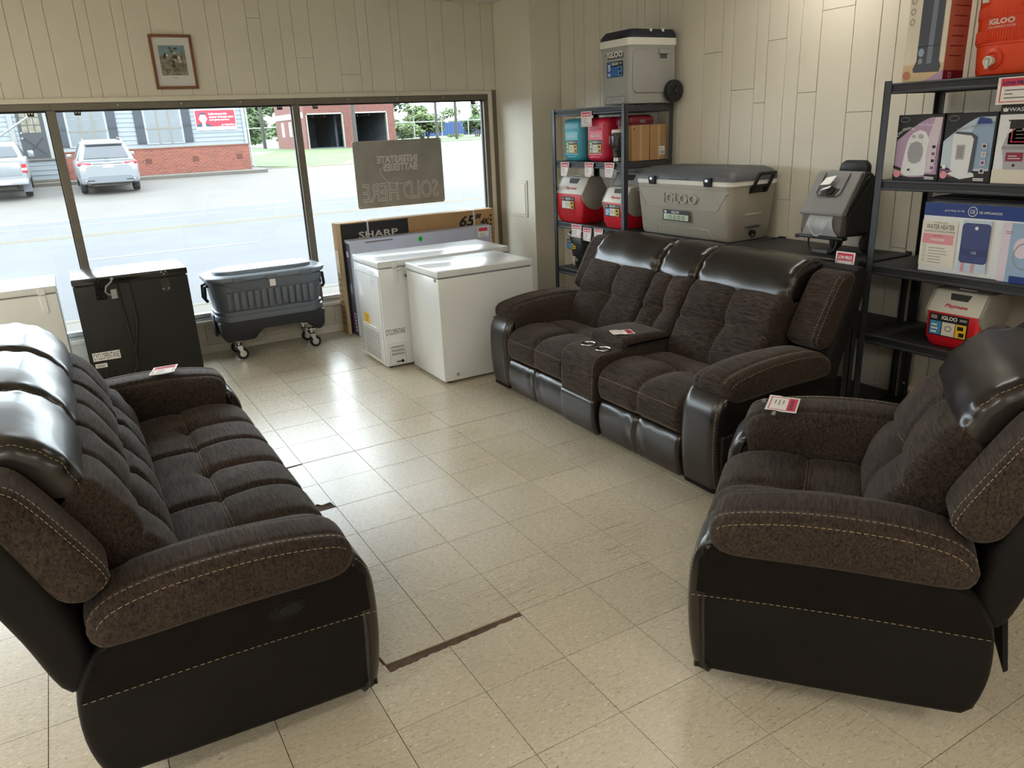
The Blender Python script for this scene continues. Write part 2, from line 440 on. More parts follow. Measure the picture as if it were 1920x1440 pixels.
# window casing and frames
trims = (('trim_1', (WX0-.02, YW-.012, ZT, WX1+.05, YW+.03, ZT+.036)), ('trim_2', (WX1+.012, YW-.012, ZS-.02, WX1+.05, YW+.03, ZT)),
         ('trim_3', (WX0, YW-.035, ZS-.05, WX1+.05, YW+.02, ZS-.018)))
for n, q in trims:
    o = MB().box(*q, TRIMP, r=.005, seg=2).build(n); o['kind'] = 'structure'
glass = bpy.data.materials.new('window_glass'); glass.use_nodes = True
N = glass.node_tree.nodes; L = glass.node_tree.links
for n in list(N):
    if n.type != 'OUTPUT_MATERIAL': N.remove(n)
tr = N.new('ShaderNodeBsdfTransparent'); tr.inputs[0].default_value = (.955, .97, .965, 1)
gs = N.new('ShaderNodeBsdfGlossy'); gs.inputs['Roughness'].default_value = .02
lw = N.new('ShaderNodeFresnel'); lw.inputs[0].default_value = 1.22; mxs = N.new('ShaderNodeMixShader')
L.new(lw.outputs[0], mxs.inputs[0]); L.new(tr.outputs[0], mxs.inputs[1]); L.new(gs.outputs[0], mxs.inputs[2])
L.new(mxs.outputs[0], [n for n in N if n.type == 'OUTPUT_MATERIAL'][0].inputs[0])
GLASS = glass
MULL = [-6.47, -4.68, -2.89, -1.100, .687, WX1]
xs = [WX0] + MULL
for k in range(len(xs)-1):
    a, b_ = xs[k], xs[k+1]
    wn = struct('window_%d' % (k+1))
    MB().box(a, YW+.055, ZS+.02, b_, YW+.061, ZT-.03, GLASS).build('pane', wn)
    MB().box(a, YW+.005, ZT-.048, b_, YW+.10, ZT, ALU, r=.003, seg=1).build('head_rail', wn)
    MB().box(a, YW+.045, ZT-.06, b_, YW+.075, ZT-.048, ALUD).build('gasket', wn)
    f = MB(); f.box(a, YW+.0, ZS-.02, b_, YW+.11, ZS, ALUL, r=.002, seg=1); f.box(a, YW+.03, ZS, b_, YW+.085, ZS+.035, ALUL, r=.004, seg=1)
    f.build('sill_rail', wn)
    m_ = MB(); m_.box(b_-.03, YW+.008, ZS, b_+.028, YW+.10, ZT-.048, ALU, r=.004, seg=1)
    m_.box(b_-.038, YW+.048, ZS, b_-.03, YW+.07, ZT-.05, ALUD)
    m_.build('mullion' if k < len(xs)-2 else 'jamb', wn)
    for cx in (b_-.13, a+.17):
        c = MB(); c.box(cx-.022, YW+.03, ZT-.085, cx+.022, YW+.052, ZT-.048, ALUD, r=.003, seg=1)
        c.cyl((cx-.009, YW+.03, ZT-.066), (cx-.009, YW+.024, ZT-.066), .006, n=8, mat=ALUL); c.cyl((cx+.01, YW+.03, ZT-.066), (cx+.01, YW+.024, ZT-.066), .006, n=8, mat=ALUL)
        c.build('clip', wn)
    random.seed(k)
    for q in range(3):
        cx = a+(b_-a)*(.25+.25*q); MB().cyl((cx, YW+.005, ZT-.02), (cx, YW-.001, ZT-.02), .006, n=8, mat=ALUL).build('screw', wn)

# unseen ceiling lamps, added to fill the room with light
LENS = M('fill_diffuser', rgb(250,246,236), .6, emit=(1.0, .955, .88), es=FILL_LAMP*.8)
LENS3 = M('fill_diffuser_bright', rgb(250,246,236), .6, emit=(1.0, .965, .91), es=FILL_LAMP*2.2)
LENS2 = M('fill_diffuser_dim', rgb(250,246,236), .6, emit=(1.0, .955, .88), es=FILL_LAMP*.3)
HOUS = M('fill_lamp_housing', rgb(235,233,226), .5)
for k, (lx, ly, lb) in enumerate(((-3.3, .9, 'beyond the three seat sofa'), (2.25, .75, 'above the chest cooler shelf'), (-5.4, 2.6, 'far to the left by the windows'), (-5.2, -1.6, 'at the left rear of the shop'), (-2.6, -4.2, 'behind the camera to the left'), (.9, -4.4, 'behind the camera on the right'))):
    lp = thing('added_fill_lamp', 'unseen fluorescent ceiling lamp added as fill light ' + lb, 'ceiling lamp', (lx, ly, CEIL), 0, 'added fill lamps on the ceiling')
    h = MB(); h.box(-.62, -.16, -.05, .62, .16, 0, HOUS, r=.006, seg=1); h.build('housing', lp)
    MB().box(-.60, -.14, -.075, .60, .14, -.05, LENS2 if 'chest' in lb else (LENS3 if 'left' in lb else LENS), r=.01, seg=2).build('diffuser', lp)
# ------------------------------------------------------------------ upholstery
def fabric():
    m = bpy.data.materials.new('brown_chenille'); m.use_nodes = True
    N = m.node_tree.nodes; L = m.node_tree.links; b = N['Principled BSDF']
    tc = N.new('ShaderNodeTexCoord')
    def nz(scale, s, d=4, dist=0.0):
        mp = N.new('ShaderNodeMapping'); mp.inputs['Scale'].default_value = scale; L.new(tc.outputs['Object'], mp.inputs[0])
        n = N.new('ShaderNodeTexNoise'); n.inputs['Scale'].default_value = s; n.inputs['Detail'].default_value = d; n.inputs['Distortion'].default_value = dist
        L.new(mp.outputs[0], n.inputs[0]); return n.outputs[0]
    a = nz((.35, 3.0, 2.4), 46, 4, .9)
    cr = N.new('ShaderNodeValToRGB'); cr.color_ramp.elements[0].position = .33; cr.color_ramp.elements[0].color = rgb(26,20,17)
    cr.color_ramp.elements[1].position = .72; cr.color_ramp.elements[1].color = rgb(72,59,51)
    L.new(a, cr.inputs[0])
    big = nz((1, 1, 1), 3.0, 2)
    mr = N.new('ShaderNodeMapRange'); mr.inputs[1].default_value = .3; mr.inputs[2].default_value = .7; mr.inputs[3].default_value = .8; mr.inputs[4].default_value = 1.2; L.new(big, mr.inputs[0])
    vm = N.new('ShaderNodeVectorMath'); vm.operation = 'SCALE'; L.new(cr.outputs[0], vm.inputs[0]); L.new(mr.outputs[0], vm.inputs['Scale'])
    L.new(vm.outputs[0], b.inputs['Base Color'])
    b.inputs['Roughness'].default_value = .85; b.inputs['Specular IOR Level'].default_value = .25
    b.inputs['Sheen Weight'].default_value = .15; b.inputs['Sheen Roughness'].default_value = .4; b.inputs['Sheen Tint'].default_value = (.75, .68, .62, 1)
    bp = N.new('ShaderNodeBump'); bp.inputs['Strength'].default_value = .6; bp.inputs['Distance'].default_value = .004; L.new(a, bp.inputs['Height'])
    L.new(bp.outputs[0], b.inputs['Normal'])
    return m
FAB = fabric()
LEA = M('dark_brown_leather', rgb(30,24,21), .29, spec=.6, var=.15, vscale=9, bump=.06, bscale=22, coat=.08)
LEB = M('base_vinyl', rgb(17,14,13), .6, spec=.2, var=.2, vscale=6, bump=.05, bscale=90)
FABD = M('side_microfibre', rgb(22,18,16), .85, spec=.12, var=.2, vscale=22, bump=.12, bscale=160)
THR = M('tan_thread', rgb(166,146,112), .7)
BLK = M('black_plastic', rgb(20,20,21), .45)
BLKC = M('black_dust_cloth', rgb(12,12,12), .9)
CHR = M('chrome', rgb(210,210,212), .16, metal=1.0)

def spline(pts, n):
    """closed Catmull-Rom loop resampled to n points of even spacing"""
    k = len(pts); out = []
    for i in range(k):
        p0, p1, p2, p3 = (Vector(pts[(i+q-1) % k]) for q in range(4))
        for j in range(14):
            t = j/14.0
            out.append(.5*((2*p1)+(p2-p0)*t+(2*p0-5*p1+4*p2-p3)*t*t+(3*p1-p0-3*p2+p3)*t**3))
    ln = [0.0]
    for i in range(len(out)): ln.append(ln[-1]+(out[(i+1) % len(out)]-out[i]).length)
    tot = ln[-1]; res = []; j = 0
    for i in range(n):
        d = tot*i/n
        while ln[j+1] < d: j += 1
        f = (d-ln[j])/max(1e-9, ln[j+1]-ln[j]); res.append(out[j].lerp(out[(j+1) % len(out)], f))
    return res
class Sweep:
    """a (depth, height) outline swept along the width with rounded ends; disp(w, v, z, u) pushes the surface inward"""
    def __init__(self, prof, w0, w1, er, n=48, nw=20, disp=None, endk=6, bow=None):
        self.p = spline(prof, n); self.n = n; self.w0, self.w1, self.er, self.disp, self.bow = w0, w1, er, disp, bow
        A = sum(self.p[i].x*self.p[(i+1) % n].y-self.p[(i+1) % n].x*self.p[i].y for i in range(n))
        sg = 1 if A > 0 else -1; self.nr = []
        for i in range(n):
            d = (self.p[(i+1) % n]-self.p[i-1]); q = Vector((d.y, -d.x)).normalized()*sg; self.nr.append(q)
        ws = [w0+er*(1-math.cos(math.pi/2*i/endk)) for i in range(endk)]
        ws += [w0+er+(w1-w0-2*er)*i/nw for i in range(nw+1)]
        ws += [w1-er*(1-math.cos(math.pi/2*i/endk)) for i in range(endk)][::-1]
        self.ws = ws
    def pt(self, w, u, off=0.0):
        f = (u % 1.0)*self.n; i = int(f) % self.n; t = f-int(f)
        p = self.p[i].lerp(self.p[(i+1) % self.n], t); nr = self.nr[i].lerp(self.nr[(i+1) % self.n], t).normalized()
        d = min(w-self.w0, self.w1-w); ins = 0.0
        if d < self.er: ins = self.er*(1-math.sqrt(max(0.0, 1-(1-d/self.er)**2)))
        if self.disp: ins += self.disp(w, p.x, p.y, u)
        q = p-nr*(ins-off)
        return Vector((w, q.x + (self.bow(w) if self.bow else 0), q.y))
    def mesh(self, mb, mat):
        n = self.n; vs_ = []
        for w_ in self.ws:
            for i in range(n): vs_.append(self.pt(w_, i/n))
        k = len(self.ws)
        fs = [[a*n+i, a*n+(i+1) % n, (a+1)*n+(i+1) % n, (a+1)*n+i] for a in range(k-1) for i in range(n)]
        fs.append(list(range(n))[::-1]); fs.append([(k-1)*n+i for i in range(n)])
        mb.raw(vs_, fs, mat, True); return self
    def build(self, name, mat, parent):
        mb = MB(); self.mesh(mb, mat); return mb.build(name, parent, sharp=False)
    def u_near(self, v, z):
        i = min(range(self.n), key=lambda i: (self.p[i].x-v)**2+(self.p[i].y-z)**2); best = (9.0, i)
        for k in (-1, 0):
            a, b_ = self.p[(i+k) % self.n], self.p[(i+k+1) % self.n]; d = b_-a; q = Vector((v, z))-a
            t = min(1.0, max(0.0, q.dot(d)/max(1e-12, d.dot(d)))); best = min(best, ((a+d*t-Vector((v, z))).length, i+k+t))
        return (best[1] % self.n)/self.n
def dashes(path, mb, dash=.009, gap=.006, r=.0009):
    P = [Vector(p) for p in path]; ln = [0.0]
    for a, b_ in zip(P, P[1:]): ln.append(ln[-1]+(b_-a).length)
    def at(d):
        j = 0
        while j < len(P)-2 and ln[j+1] < d: j += 1
        return P[j].lerp(P[j+1], (d-ln[j])/max(1e-9, ln[j+1]-ln[j]))
    d = 0.0
    while d+dash < ln[-1]:
        a, b_ = at(d), at(d+dash); mb.cyl(a, b_, r, n=4, mat=THR, caps=False); d += dash+gap
def G(x, s): return math.exp(-(x/s)**2)

P_SIDE = [(.03,.045),(-.005,.06),(-.02,.2),(-.024,.34),(-.012,.46),(.03,.510),(.12,.52),(.4,.525),(.62,.515),(.72,.465),(.775,.385),(.79,.25),(.775,.14),(.745,.085),(.66,.075),(.4,.06)]
P_ARM = [(.10,.472),(.045,.487),(.022,.527),(.034,.574),(.09,.602),(.27,.630),(.48,.634),(.62,.618),(.69,.590),(.722,.545),(.715,.504),(.66,.480),(.4,.480),(.2,.474)]
P_INNER = [(.06,.40),(.028,.45),(.024,.53),(.05,.58),(.12,.602),(.3,.622),(.5,.62),(.62,.60),(.66,.52),(.64,.42),(.4,.39),(.2,.39)]
P_SEAT = [(.02,.265),(-.022,.285),(-.04,.345),(-.03,.405),(.01,.447),(.08,.466),(.2,.470),(.34,.462),(.46,.452),(.53,.43),(.54,.34),(.4,.29),(.15,.265)]
P_FOOT = [(.01,.04),(-.012,.055),(-.03,.12),(-.034,.19),(-.022,.245),(.0,.265),(.05,.26),(.06,.15),(.05,.05)]
P_BACK = [(.52,.395),(.465,.425),(.452,.48),(.468,.56),(.505,.66),(.548,.75),(.59,.83),(.66,.86),(.75,.85),(.76,.76),(.70,.60),(.62,.43)]
P_HEAD = [(.665,.758),(.606,.785),(.598,.85),(.630,.925),(.695,.985),(.78,1.012),(.86,1.005),(.925,.965),(.94,.9),(.90,.82),(.80,.79)]
P_WING = [(.645,.668),(.665,.628),(.715,.605),(.775,.64),(.83,.77),(.88,.90),(.892,.945),(.865,.968),(.815,.96),(.77,.92),(.70,.79)]
P_SHELL = [(.76,.36),(.72,.42),(.74,.6),(.80,.82),(.86,.965),(.915,.985),(.955,.95),(.945,.86),(.905,.7),(.86,.54),(.81,.38)]
AW = .245
def lean(P, k, z0=.45): return [(v+k*max(0, (z-z0)/.5), z) for v, z in P]
P_BACK = lean(P_BACK, .055); P_HEAD = [(v+.064, z) for v, z in P_HEAD]; P_SHELL = lean(P_SHELL, .05, .5); P_WING = lean(P_WING, .02, .6)

def seat_unit(t, w0, w1, fold=1.0):
    """seat cushion, leg rest and tufted back of one place"""
    wc = (w0+w1)/2; W = w1-w0; rnd = random.Random(int(w0*1000)+7)
    ph = [rnd.uniform(0, 6.28) for _ in range(6)]
    def dseat(w, v, z, u):
        top = z > .40 and v < .5
        d = 0.0
        if top or v < .03:
            fr = 1 if v < .27 else max(0, 1-(v-.27)/.05)
            d += .016*G(w-wc, .018)*fr*(1 if z > .30 else .4)
        if top:
            d += .013*G(v-.275, .014) + .02*G(v-.275, .03)*G(w-wc, .05)
            d -= .010*G(v-.14, .10)*(1-G(w-wc, .08)) + .007*G(v-.40, .08)
            d += .002*math.sin(34*w+9*v+ph[0])*G(v-.27, .15)
        return d
    s = Sweep(P_SEAT, w0+.002, w1-.002, .035, n=64, nw=26, disp=dseat)
    so = s.build('seat_cushion', FAB, t)
    st = MB()
    ut = s.u_near(.275, .466)
    for du in (-.004, .004): dashes([s.pt(w0+.01+(W-.02)*i/40, ut+du, .0015) for i in range(41)], st)
    ufs = [s.u_near(-.03, .405), s.u_near(-.02, .285)]
    for uf in ufs: dashes([s.pt(w0+.02+(W-.04)*i/40, uf, .0015) for i in range(41)], st)
    st.build('stitching', so)['kind'] = 'stuff'
    # leg rest
    def dfoot(w, v, z, u):
        if v > .03: return 0
        return .013*G(w-wc, .007) + .003*G(w-wc, .09)*math.sin(60*(w-wc)+20*z+ph[1])*(1 if z > .1 else .3) + .002*math.sin(25*w+ph[2])*G(z-.24, .05)
    f = Sweep(P_FOOT, w0+.004, w1-.004, .022, n=44, nw=60, disp=dfoot)
    fo = f.build('leg_rest', LEA, t)
    st = MB(); u0 = f.u_near(-.012, .055); u1 = f.u_near(-.0, .265)
    if u1 < u0: u1 += 1
    for dw in (-.009, .009): dashes([f.pt(wc+dw, u0+(u1-u0)*i/16, .0015) for i in range(17)], st, .008, .005)
    st.build('stitching', fo)['kind'] = 'stuff'
def back_unit(t, w0, w1, head=True):
    wc = (w0+w1)/2; W = w1-w0; rnd = random.Random(int(w0*1000)+3)
    ph = [rnd.uniform(0, 6.28) for _ in range(6)]
    zm = .655
    def dback(w, v, z, u):
        if v > .45+(z-.45)*.55+.075: return 0
        d = .015*G(z-zm-.02*math.cos((w-wc)/W*3.0), .013) + .014*G(w-wc, .014)
        d += .026*G(z-zm, .06)*G(w-wc, .06)
        d -= .014*G(abs(w-wc)-W*.26, W*.16)*(G(z-.55, .06)+G(z-.76, .06))
        d += .003*math.sin(46*z+14*w+ph[0])*G(abs(w-wc)-W*.42, .06)
        return d
    s = Sweep(P_BACK, w0+.002, w1-.002, .04, n=64, nw=28, disp=dback)
    bo = s.build('back_cushion', FAB, t); st = MB()
    um = s.u_near(.525, zm)
    u0 = s.u_near(.455, .46); u1 = s.u_near(.625, .82)
    if u1-u0 > .5: u0 += 1
    elif u0-u1 > .5: u1 += 1
    dashes([s.pt(wc+.006, u0+(u1-u0)*i/20, .0015) for i in range(21)], st)
    pth = []
    for i in range(31):
        w_ = w0+.02+(W-.04)*i/30; zz = zm+.02*math.cos((w_-wc)/W*3.0); pth.append(s.pt(w_, s.u_near(.46+(zz-.54)*.41+.055*(zz-.45)/.5, zz), .0015))
    dashes(pth, st)
    st.build('stitching', bo)['kind'] = 'stuff'
    def dhead(w, v, z, u):
        e = min(w-w0, w1-w)
        g_ = .0028*(math.sin(u*2*math.pi*14+ph[3])+.6*math.sin(u*2*math.pi*9+ph[5]))*G(e-.02, .035)
        g_ += .0012*math.sin(22*w+ph[4]+6*z)*G(z-.9, .12) - .006*G((w-wc)/W, .35)
        return g_
    h = Sweep(P_HEAD, w0+.002, w1-.002, .05, n=84, nw=26, disp=dhead)
    ho = h.build('headrest', LEA, t); st = MB()
    for e in (w0+.016, w1-.016): dashes([h.pt(e, i/60, .0018) for i in range(56)], st)
    uu = h.u_near(.72, .762); dashes([h.pt(w0+.03+(W-.06)*i/30, uu, .0015) for i in range(31)], st)
    st.build('stitching', ho)['kind'] = 'stuff'
def arm(t, w0, side, name='arm'):
    """side -1: outer face towards smaller w"""
    w1 = w0+AW; out = w0 if side < 0 else w1; sg = side
    s = Sweep(P_SIDE, w0+.004, w1-.004, .035, n=60, nw=10)
    a = s.build(name, LEB, t)
    # microfibre upper outer side above the seam, leather front wrap
    up_ = [p for p in P_SIDE]
    poly = [(-.006,.335),(-.002,.45),(.03,.50),(.12,.515),(.62,.51),(.72,.47),(.765,.385),(.775,.352)]
    mb = MB(); x_in, x_out = (out+.012*-sg, out+.001*sg)
    mb.prism(poly, 'x', min(x_in, x_out), max(x_in, x_out), FABD, r=.004, seg=1); mb.build('side_panel', a)
    fr = Sweep([(.055,.045),(.0,.05),(-.02,.1),(-.034,.22),(-.036,.36),(-.024,.455),(.015,.518),(.055,.51),(.05,.3)], w0+.001, w1-.001, .045, n=44, nw=10)
    f = fr.build('front_panel', LEA, a); st = MB()
    ua = fr.u_near(-.012,.06); ub = fr.u_near(.015,.518)
    if ub-ua > .5: ua += 1
    elif ua-ub > .5: ub += 1
    for e in (w0+.02, w1-.02): dashes([fr.pt(e, ua+(ub-ua)*i/30, .0016) for i in range(31)], st)
    st.build('stitching', f)['kind'] = 'stuff'
    st = MB(); dashes([(out+.0025*sg, -.02+.79*i/20, .325+.028*i/20+.008*math.sin(i/20*3.14)) for i in range(21)], st, .011, .008)
    st.build('seam_stitching', a)['kind'] = 'stuff'
    def darm(w, v, z, u):
        d = 0
        o_ = abs(w-out)
        if z > .51: d += .004*G(o_-.055, .006) - .004*G((w-(w0+w1)/2), .07)
        return d
    pa, pb = (w0-.018, w0+.208) if sg < 0 else (w1-.208, w1+.018)
    p = Sweep(P_ARM, pa, pb, .046, n=64, nw=14, disp=darm, endk=8)
    ia, ib = (w0+.10, w1+.012) if sg < 0 else (w0-.012, w1-.10)
    Sweep(P_INNER, ia, ib, .06, n=48, nw=8, endk=7).build('inner_arm_panel', FAB, a)
    pd = p.build('arm_pad', FAB, a); st = MB()
    for o_, r_ in ((.010, 0), (.052, 0)):
        w_ = (pa+o_) if sg < 0 else (pb-o_)
        u0 = p.u_near(.03,.58); u1 = p.u_near(.715,.55)
        if u0-u1 > .5: u1 += 1
        elif u1-u0 > .5: u0 += 1
        dashes([p.pt(w_, u0+(u1-u0)*i/50, .0015) for i in range(51)], st, .011, .007)
    st.build('stitching', pd)['kind'] = 'stuff'
def wing(t, w0, w1, side):
    s = Sweep(P_WING, w0, w1, .034, n=52, nw=8)
    o_ = s.build('back_wing', FAB, t); st = MB()
    e = w0 if side < 0 else w1
    for k in (.012, .036):
        w_ = e+k if side < 0 else e-k
        u0 = s.u_near(.665,.628); u1 = s.u_near(.82,.965)
        if u0-u1 > .5: u1 += 1
        elif u1-u0 > .5: u0 += 1
        dashes([s.pt(w_, u0+(u1-u0)*i/40, .0015) for i in range(41)], st)
    st.build('stitching', o_)['kind'] = 'stuff'
def lever(t, w, v, z, side):
    mbx = MB()
    pts = [(v+.055*math.cos(a*math.pi/16)*(1), z+.026*math.sin(a*math.pi/16)+.02*math.cos(a*math.pi/16)*-.25) for a in range(32)]
    mbx.prism(pts, 'x', w-.002, w+.006, LEB, r=.002, seg=1)
    h = mbx.build('recline_handle', t)
    m2 = MB(); pts = [(v-.015+.026*math.cos(a*math.pi/12), z+.018*math.sin(a*math.pi/12)) for a in range(24)]
    m2.prism(pts, 'x', w-.005, w-.001, BLKC); m2.build('finger_hole', h)
    m2 = MB(); pts = [(v+.005+.020*math.cos(a*math.pi/12), z+.014*math.sin(a*math.pi/12)) for a in range(24)]
    m2.prism(pts, 'x', w-.007, w-.004, BLKC, r=.001, seg=1); m2.build('finger_tab', h)

def seating(name, label, cat, places, loc, rz, console=None, lever_side=None):
    """places: list of (w0, w1) seats; console: (w0, w1)"""
    W = max(p[1] for p in places)+AW
    t = thing(name, label, cat, loc, rz)
    MB().box(AW-.02, .03, .03, W-AW+.02, .72, .30, BLKC).build('mechanism_box', t)
    for fx in (.18, W-.18) + ((W/2,) if len(places) > 1 else ()):
        for fy in (.12, .52): MB().cyl((fx, fy, 0), (fx, fy, .09), .022, .026, n=12, mat=BLK).build('foot', t)
    arm(t, 0, -1); arm(t, W-AW, 1)
    for a, b_ in places: seat_unit(t, a, b_)
    for a, b_ in places + ([console] if console else []): back_unit(t, a, b_)
    Sweep(P_SHELL, .03, W-.03, .04, n=44, nw=8).build('back_shell', LEB, t)
    wing(t, .034, AW-.008, -1); wing(t, W-AW+.008, W-.034, 1)
    if len(places) == 1: MB().prism([(.80,.42),(.815,.42),(.845,.20),(.835,.19)], 'x', .10, W-.10, BLKC).build('dust_flap', t)
    if lever_side == -1: lever(t, -.001, .235, .43, -1)
    return t, W

random.seed(11)
inw = .55
sofa, SW = seating('reclining_sofa', 'three seat dark brown reclining sofa with leather headrests on the left', 'sofa',
    [(AW+inw*k, AW+inw*(k+1)) for k in range(3)], (-.605, -.455, 0), math.radians(90), lever_side=-1)
LW0 = 2.03
love, LWW = seating('reclining_loveseat', 'dark brown two seat reclining loveseat with cup holder console by the shelves', 'loveseat',
    [(AW, AW+.66), (AW+.99, AW+1.65)], (1.20, LW0, 0), math.radians(-90), console=(AW+.662, AW+.988))
chair, CW = seating('recliner_armchair', 'dark brown reclining armchair with leather headrest at the right front', 'armchair',
    [(AW, AW+.60)], (1.146, -.282, 0), math.radians(217))

# console of the loveseat
c0, c1 = AW+.664, AW+.986
cs = Sweep([(.0,.045),(-.03,.07),(-.05,.2),(-.052,.34),(-.045,.45),(-.02,.495),(.05,.508),(.3,.508),(.5,.50),(.52,.3),(.4,.06),(.1,.045)], c0, c1, .02, n=56, nw=8)
co = cs.build('console', FAB, love)
lp = Sweep([(.0,.045),(-.034,.06),(-.056,.13),(-.060,.21),(-.055,.255),(.0,.26),(.02,.15)], c0-.001, c1+.001, .018, n=36, nw=8); lp.build('leather_front', LEA, co)
st = MB()
for e in (c0+.012, c1-.012): dashes([cs.pt(e, cs.u_near(-.03,.07)+i/40*.48, .0016) for i in range(0)] or [cs.pt(e, k/60, .0016) for k in range(1, 22)], st)
st.build('stitching', co)['kind'] = 'stuff'
ld = Sweep([(.17,.508),(.155,.53),(.165,.558),(.2,.572),(.34,.575),(.47,.565),(.50,.54),(.49,.508),(.33,.504)], c0-.002, c1+.002, .03, n=48, nw=8).build('console_lid', FAB, love)
for k, wv in enumerate((c0+.09, c1-.09)):
    r_ = MB(); r_.lathe([(.037,.500),(.044,.503),(.047,.512),(.045,.517),(.040,.516),(.037,.509),(.036,.45),(.001,.449)], 28, CHR, (wv, .085+.0*k, 0)); cu = r_.build('cup_holder', love)
    MB().lathe([(.0355,.452),(.0355,.513),(.034,.513),(.034,.452)], 24, BLK, (wv, .085, 0)).build('cup_well', cu)
# ------------------------------------------------------------------ shelving along the right wall
STEEL = M('shelf_steel', rgb(62,64,68), .42, metal=.3, var=.06, vscale=20)
BOARD = M('shelf_board', rgb(34,34,36), .55, var=.12, vscale=30)
def loft(mb, secs, mat, n=6, smooth=True):
    """secs: (z, x0, y0, x1, y1, r) rounded rectangles from bottom to top"""
    rings = []
    for (z, x0, y0, x1, y1, r) in secs:
        r = min(r, (x1-x0)/2-1e-4, (y1-y0)/2-1e-4); ring = []
        for cx, cy, t0 in ((x1-r,y0+r,-90),(x1-r,y1-r,0),(x0+r,y1-r,90),(x0+r,y0+r,180)):
            for i in range(n+1):
                t = math.radians(t0+90*i/n); ring.append((cx+r*math.cos(t), cy+r*math.sin(t), z))
        rings.append(ring)
    k = len(rings[0]); vs_ = [p for r_ in rings for p in r_]
    fs = [[a*k+i, a*k+(i+1) % k, (a+1)*k+(i+1) % k, (a+1)*k+i] for a in range(len(rings)-1) for i in range(k)]
    mb.raw(vs_, fs, mat, smooth); mb.raw(rings[0], [list(range(k))[::-1]], mat); mb.raw(rings[-1], [list(range(k))], mat)
    return mb
FX, RX = 2.42, 2.872
def shelf_unit(label, y0, y1, levels, ztop):
    t = thing('shelving_unit', label, 'shelving unit', (0, (y0+y1)/2, 0), 0, 'black steel shelving units along the right wall')
    h = (y1-y0)/2
    for sx, x in ((1, FX), (-1, RX)):
        for sy, y in ((1, -h), (-1, h)):
            p = MB(); p.box(min(x, x+sx*.004), min(y, y+sy*.038), 0, max(x, x+sx*.004), max(y, y+sy*.038), ztop, STEEL)
            p.box(min(x, x+sx*.034), min(y, y+sy*.004), 0, max(x, x+sx*.034), max(y, y+sy*.004), ztop, STEEL); p.build('post', t)
    for z in levels:
        for x, s in ((FX+.004, 1), (RX-.004, -1)):
            b_ = MB(); a, c = sorted((x, x+s*.022)); a2, c2 = sorted((x-s*.004, x+s*.012))
            b_.box(a, -h+.036, z-.012, c, h-.036, z, STEEL, r=.003, seg=1); b_.box(a+.004, -h+.036, z-.034, c-.002, h-.036, z-.012, BOARD)
            b_.box(a, -h+.036, z-.05, c, h-.036, z-.034, STEEL, r=.004, seg=1); b_.build('beam', t)
        for y, s in ((-h+.004, 1), (h-.004, -1)):
            b_ = MB(); a, c = sorted((y, y+s*.02)); b_.box(FX+.032, a, z-.048, RX-.032, c, z-.002, STEEL, r=.003, seg=1); b_.build('side_beam', t)
        MB().box(FX+.012, -h+.008, z-.012, RX-.012, h-.008, z-.001, BOARD).build('shelf_board', t)
    return t
shelf_unit('tall dark steel shelving unit by the pillar holding small coolers', 2.14, 3.09, (1.825, 1.432, .943, .558, .10), 1.832)
shelf_unit('low dark steel shelving unit under the large grey chest cooler', 1.095, 2.10, (.943, .56, .12), .943)
shelf_unit('low dark steel shelving unit under the wheeled grey backpack', .150, 1.065, (.945, .57, .125), .955)
shelf_unit('tall dark steel shelving unit at the right holding heater cartons', -1.12, .112, (1.828, 1.374, .945, .575, .125), 1.84)

# ------------------------------------------------------------------ freezers
FW = M('white_enamel', rgb(226,229,230), .22, spec=.6, coat=.3)
FWG = M('white_gasket', rgb(150,152,152), .6)
FB = M('black_enamel', rgb(14,14,15), .20, spec=.6, coat=.3)
FBB = M('black_back_sheet', rgb(13,13,14), .55)
def freezer(label, x0, y0, w_, d, h, body, sheet, lidm):
    t = thing('chest_freezer', label, 'freezer', (x0+w_/2, y0+d/2, 0), 0)
    a, b_ = w_/2, d/2
    MB().box(-a, -b_, .02, a, b_, h-.054, sheet, r=.005, seg=2).build('body', t)
    MB().box(-a+.012, -b_+.012, h-.062, a-.012, b_-.012, h-.044, FWG if body is FW else BLK).build('gasket', t)
    lid = MB(); lid.box(-a-.003, -b_-.003, h-.044, a+.003, b_+.003, h, lidm, r=.0045, seg=3)
    lo = lid.build('lid', t)
    for s in (-1, 1): MB().box(s*(a-.012)-.006, -b_+.02, h-.052, s*(a-.012)+.006, b_-.02, h-.046, FWG).build('lid_trim', lo)
    for sx in (-1, 1):
        for sy in (-1, 1): MB().cyl((sx*(a-.05), sy*(b_-.05), 0), (sx*(a-.05), sy*(b_-.05), .024), .018, n=12, mat=BLK).build('foot', t)
    return t, a, b_
def lock(t, x, yf, h, mat):
    p = MB(); p.box(x-.022, yf-.012, h-.052, x+.022, yf, h-.006, mat, r=.004, seg=1); p.box(x-.02, yf-.008, h-.175, x+.02, yf, h-.056, mat, r=.004, seg=1); p.build('latch_cover', t)
# nearest white freezer
t, a, b_ = freezer('nearest white chest freezer, in front of another freezer beside the loveseat', .93, 2.27, .755, .55, .806, FW, FW, FW)
k = MB(); k.cyl((-a+.10, -b_, .065), (-a+.10, -b_-.006, .065), .019, n=20, mat=FW); k.cyl((-a+.10, -b_-.006, .065), (-a+.10, -b_-.010, .065), .012, n=16, mat=FWG); k.build('drain_plug', t)
k = MB(); k.box(-a-.006, -b_+.03, .73, -a-.001, -b_+.06, .752, FWG, r=.002, seg=1); k.build('side_clip', t)
